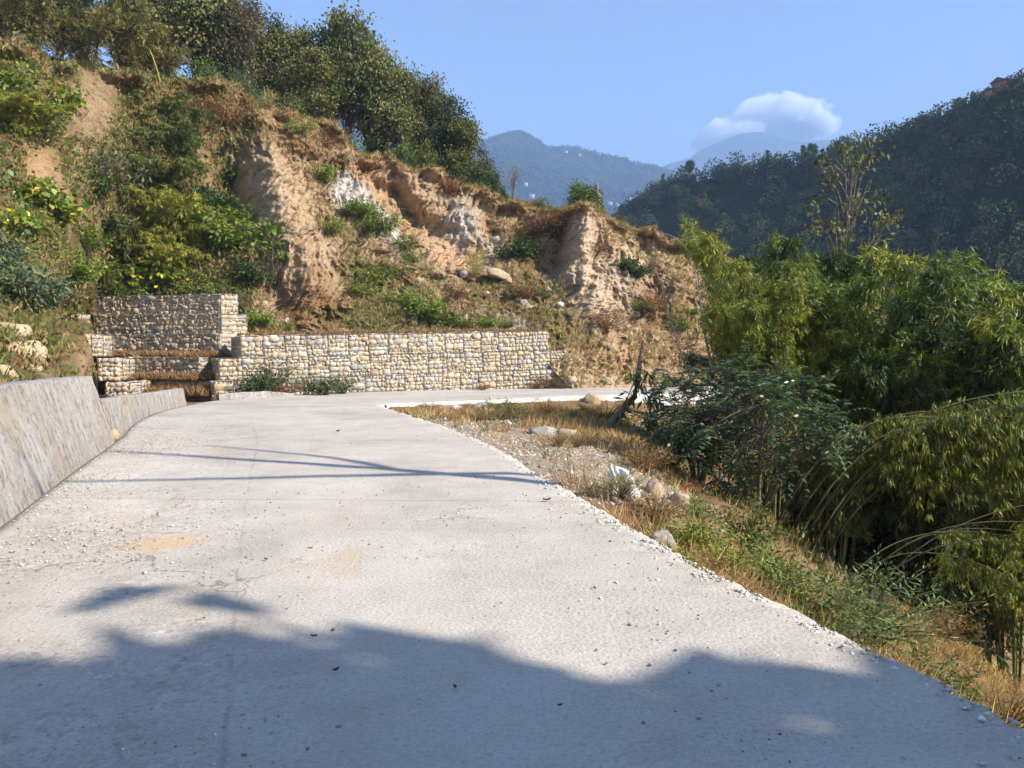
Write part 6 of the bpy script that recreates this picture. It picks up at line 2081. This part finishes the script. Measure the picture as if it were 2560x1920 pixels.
vec = LS - EYE
dep = vec[:, 1] * CP - vec[:, 2] * SP
upc = vec[:, 1] * SP + vec[:, 2] * CP
lpx, lpy = 512 + F * vec[:, 0] / dep, 384 - F * upc / dep
for k, (px, py, lab) in enumerate(hh):
    j = np.argmin((lpx - px) ** 2 + (lpy - py) ** 2)
    far_house(px, py - 1.2, dep[j] - 25, r.uniform(8, 14), 8, r.uniform(5, 8), (0.75, 0.72, 0.70) if 'pink' not in lab else (0.6, 0.3, 0.25), (0.35, 0.30, 0.30), lab, r.uniform(-0.4, 0.4))

# ================================================================ cloud over the distant mountain (beyond the haze)
m, nt, N, L = new_mat('cloud_vapour')
tc = N.new('ShaderNodeTexCoord').outputs['Object']
wp = world_pos(nt)
n1 = _noise(nt, 0.0052, 9, 0.66, wp, 0.6)
ln = N.new('ShaderNodeVectorMath')
ln.operation = 'LENGTH'
L.new(tc, ln.inputs[0])


def mth(op, a, b_, c_=None):
    q = N.new('ShaderNodeMath')
    q.operation = op
    for k, val in enumerate((a, b_, c_)):
        if val is None:
            continue
        if hasattr(val, 'is_output'):
            L.new(val, q.inputs[k])
        else:
            q.inputs[k].default_value = val
    return q.outputs[0]


body = mth('SUBTRACT', mth('MULTIPLY', n1.outputs['Fac'], 2.4), mth('MULTIPLY', ln.outputs['Value'], 1.25))
mr2 = N.new('ShaderNodeMapRange')
mr2.inputs['From Min'].default_value = 0.12
mr2.inputs['From Max'].default_value = 0.55
mr2.inputs['To Max'].default_value = 0.03
L.new(body, mr2.inputs['Value'])
pv = N.new('ShaderNodeVolumePrincipled')
pv.inputs['Color'].default_value = (0.99, 0.99, 0.99, 1)
L.new(mr2.outputs[0], pv.inputs['Density'])
o = N.new('ShaderNodeOutputMaterial')
L.new(pv.outputs[0], o.inputs['Volume'])
M_CLOUD = m
cv = boulder_mesh(31, M_CLOUD, 24, 14, 0.05)
root = thing('cloud', 'small white cumulus cloud over the distant mountain', 'cloud', (0, 0, 0))
for px, py, w_, h_ in ((774, 117, 74, 27), (728, 136, 50, 20), (806, 124, 40, 18)):
    o = link('vapour', cv, root)
    o.location = W(px, py, 5900)
    o.scale = (w_ / F * 5900, 300, h_ / F * 5900)

# ================================================================ trees behind the viewer: they stand right of the road and shade the near slab
SHADE = make_tree(401, 14, [(0, 0, 10.5, 3.8, 3.8, 3.6), (1.2, -5.2, 6.6, 3.8, 3.6, 3.2), (-1.8, -4.4, 7.6, 3.6, 3.6, 3.2), (0.3, -4.0, 10.5, 3.8, 3.8, 3.4)], 460, 70, 0.75, OLV + DRK, rad=0.28, clus_r=0.5)
b = on_ground(13.12, -6.45, 0.3)
plant_tree(SHADE, 'shade_tree', 'broad leafy tree behind the viewer shading the near road', 'tree', b, 0.0, (1.12, 1.12, 1.35))
root = thing('roadside_tree', 'tall leaning bare tree beyond the right picture edge whose stem shades the road', 'tree')
gb = Geo()
zb = float(ground_h(np.array([8.0]), np.array([5.8]))[0]) - 0.3
gb.tube(resample(np.array([(8.0, 5.8, zb), (8.5, 5.5, 3.0), (9.27, 5.16, 8.0), (10.9, 4.4, 11.2), (12.6, 3.64, 14.0), (13.4, 3.2, 15.6)]), 24), np.linspace(0.17, 0.05, 24), 8, (0.2, 0.16, 0.12))
gb.tube(resample(np.array([(8.75, 5.4, 5.2), (10.05, 5.44, 7.5), (10.3, 4.0, 9.8), (10.4, 2.44, 12.0), (10.6, 1.6, 13.4)]), 20), np.linspace(0.12, 0.03, 20), 8, (0.2, 0.16, 0.12))
gb.tube(resample(np.array([(9.6, 5.0, 8.8), (10.6, 5.2, 10.4), (11.9, 4.9, 12.4), (13.4, 4.4, 14.6)]), 16), np.linspace(0.09, 0.03, 16), 7, (0.2, 0.16, 0.12))
link('trunk', gb.mesh('trunk', M_BARK), root)
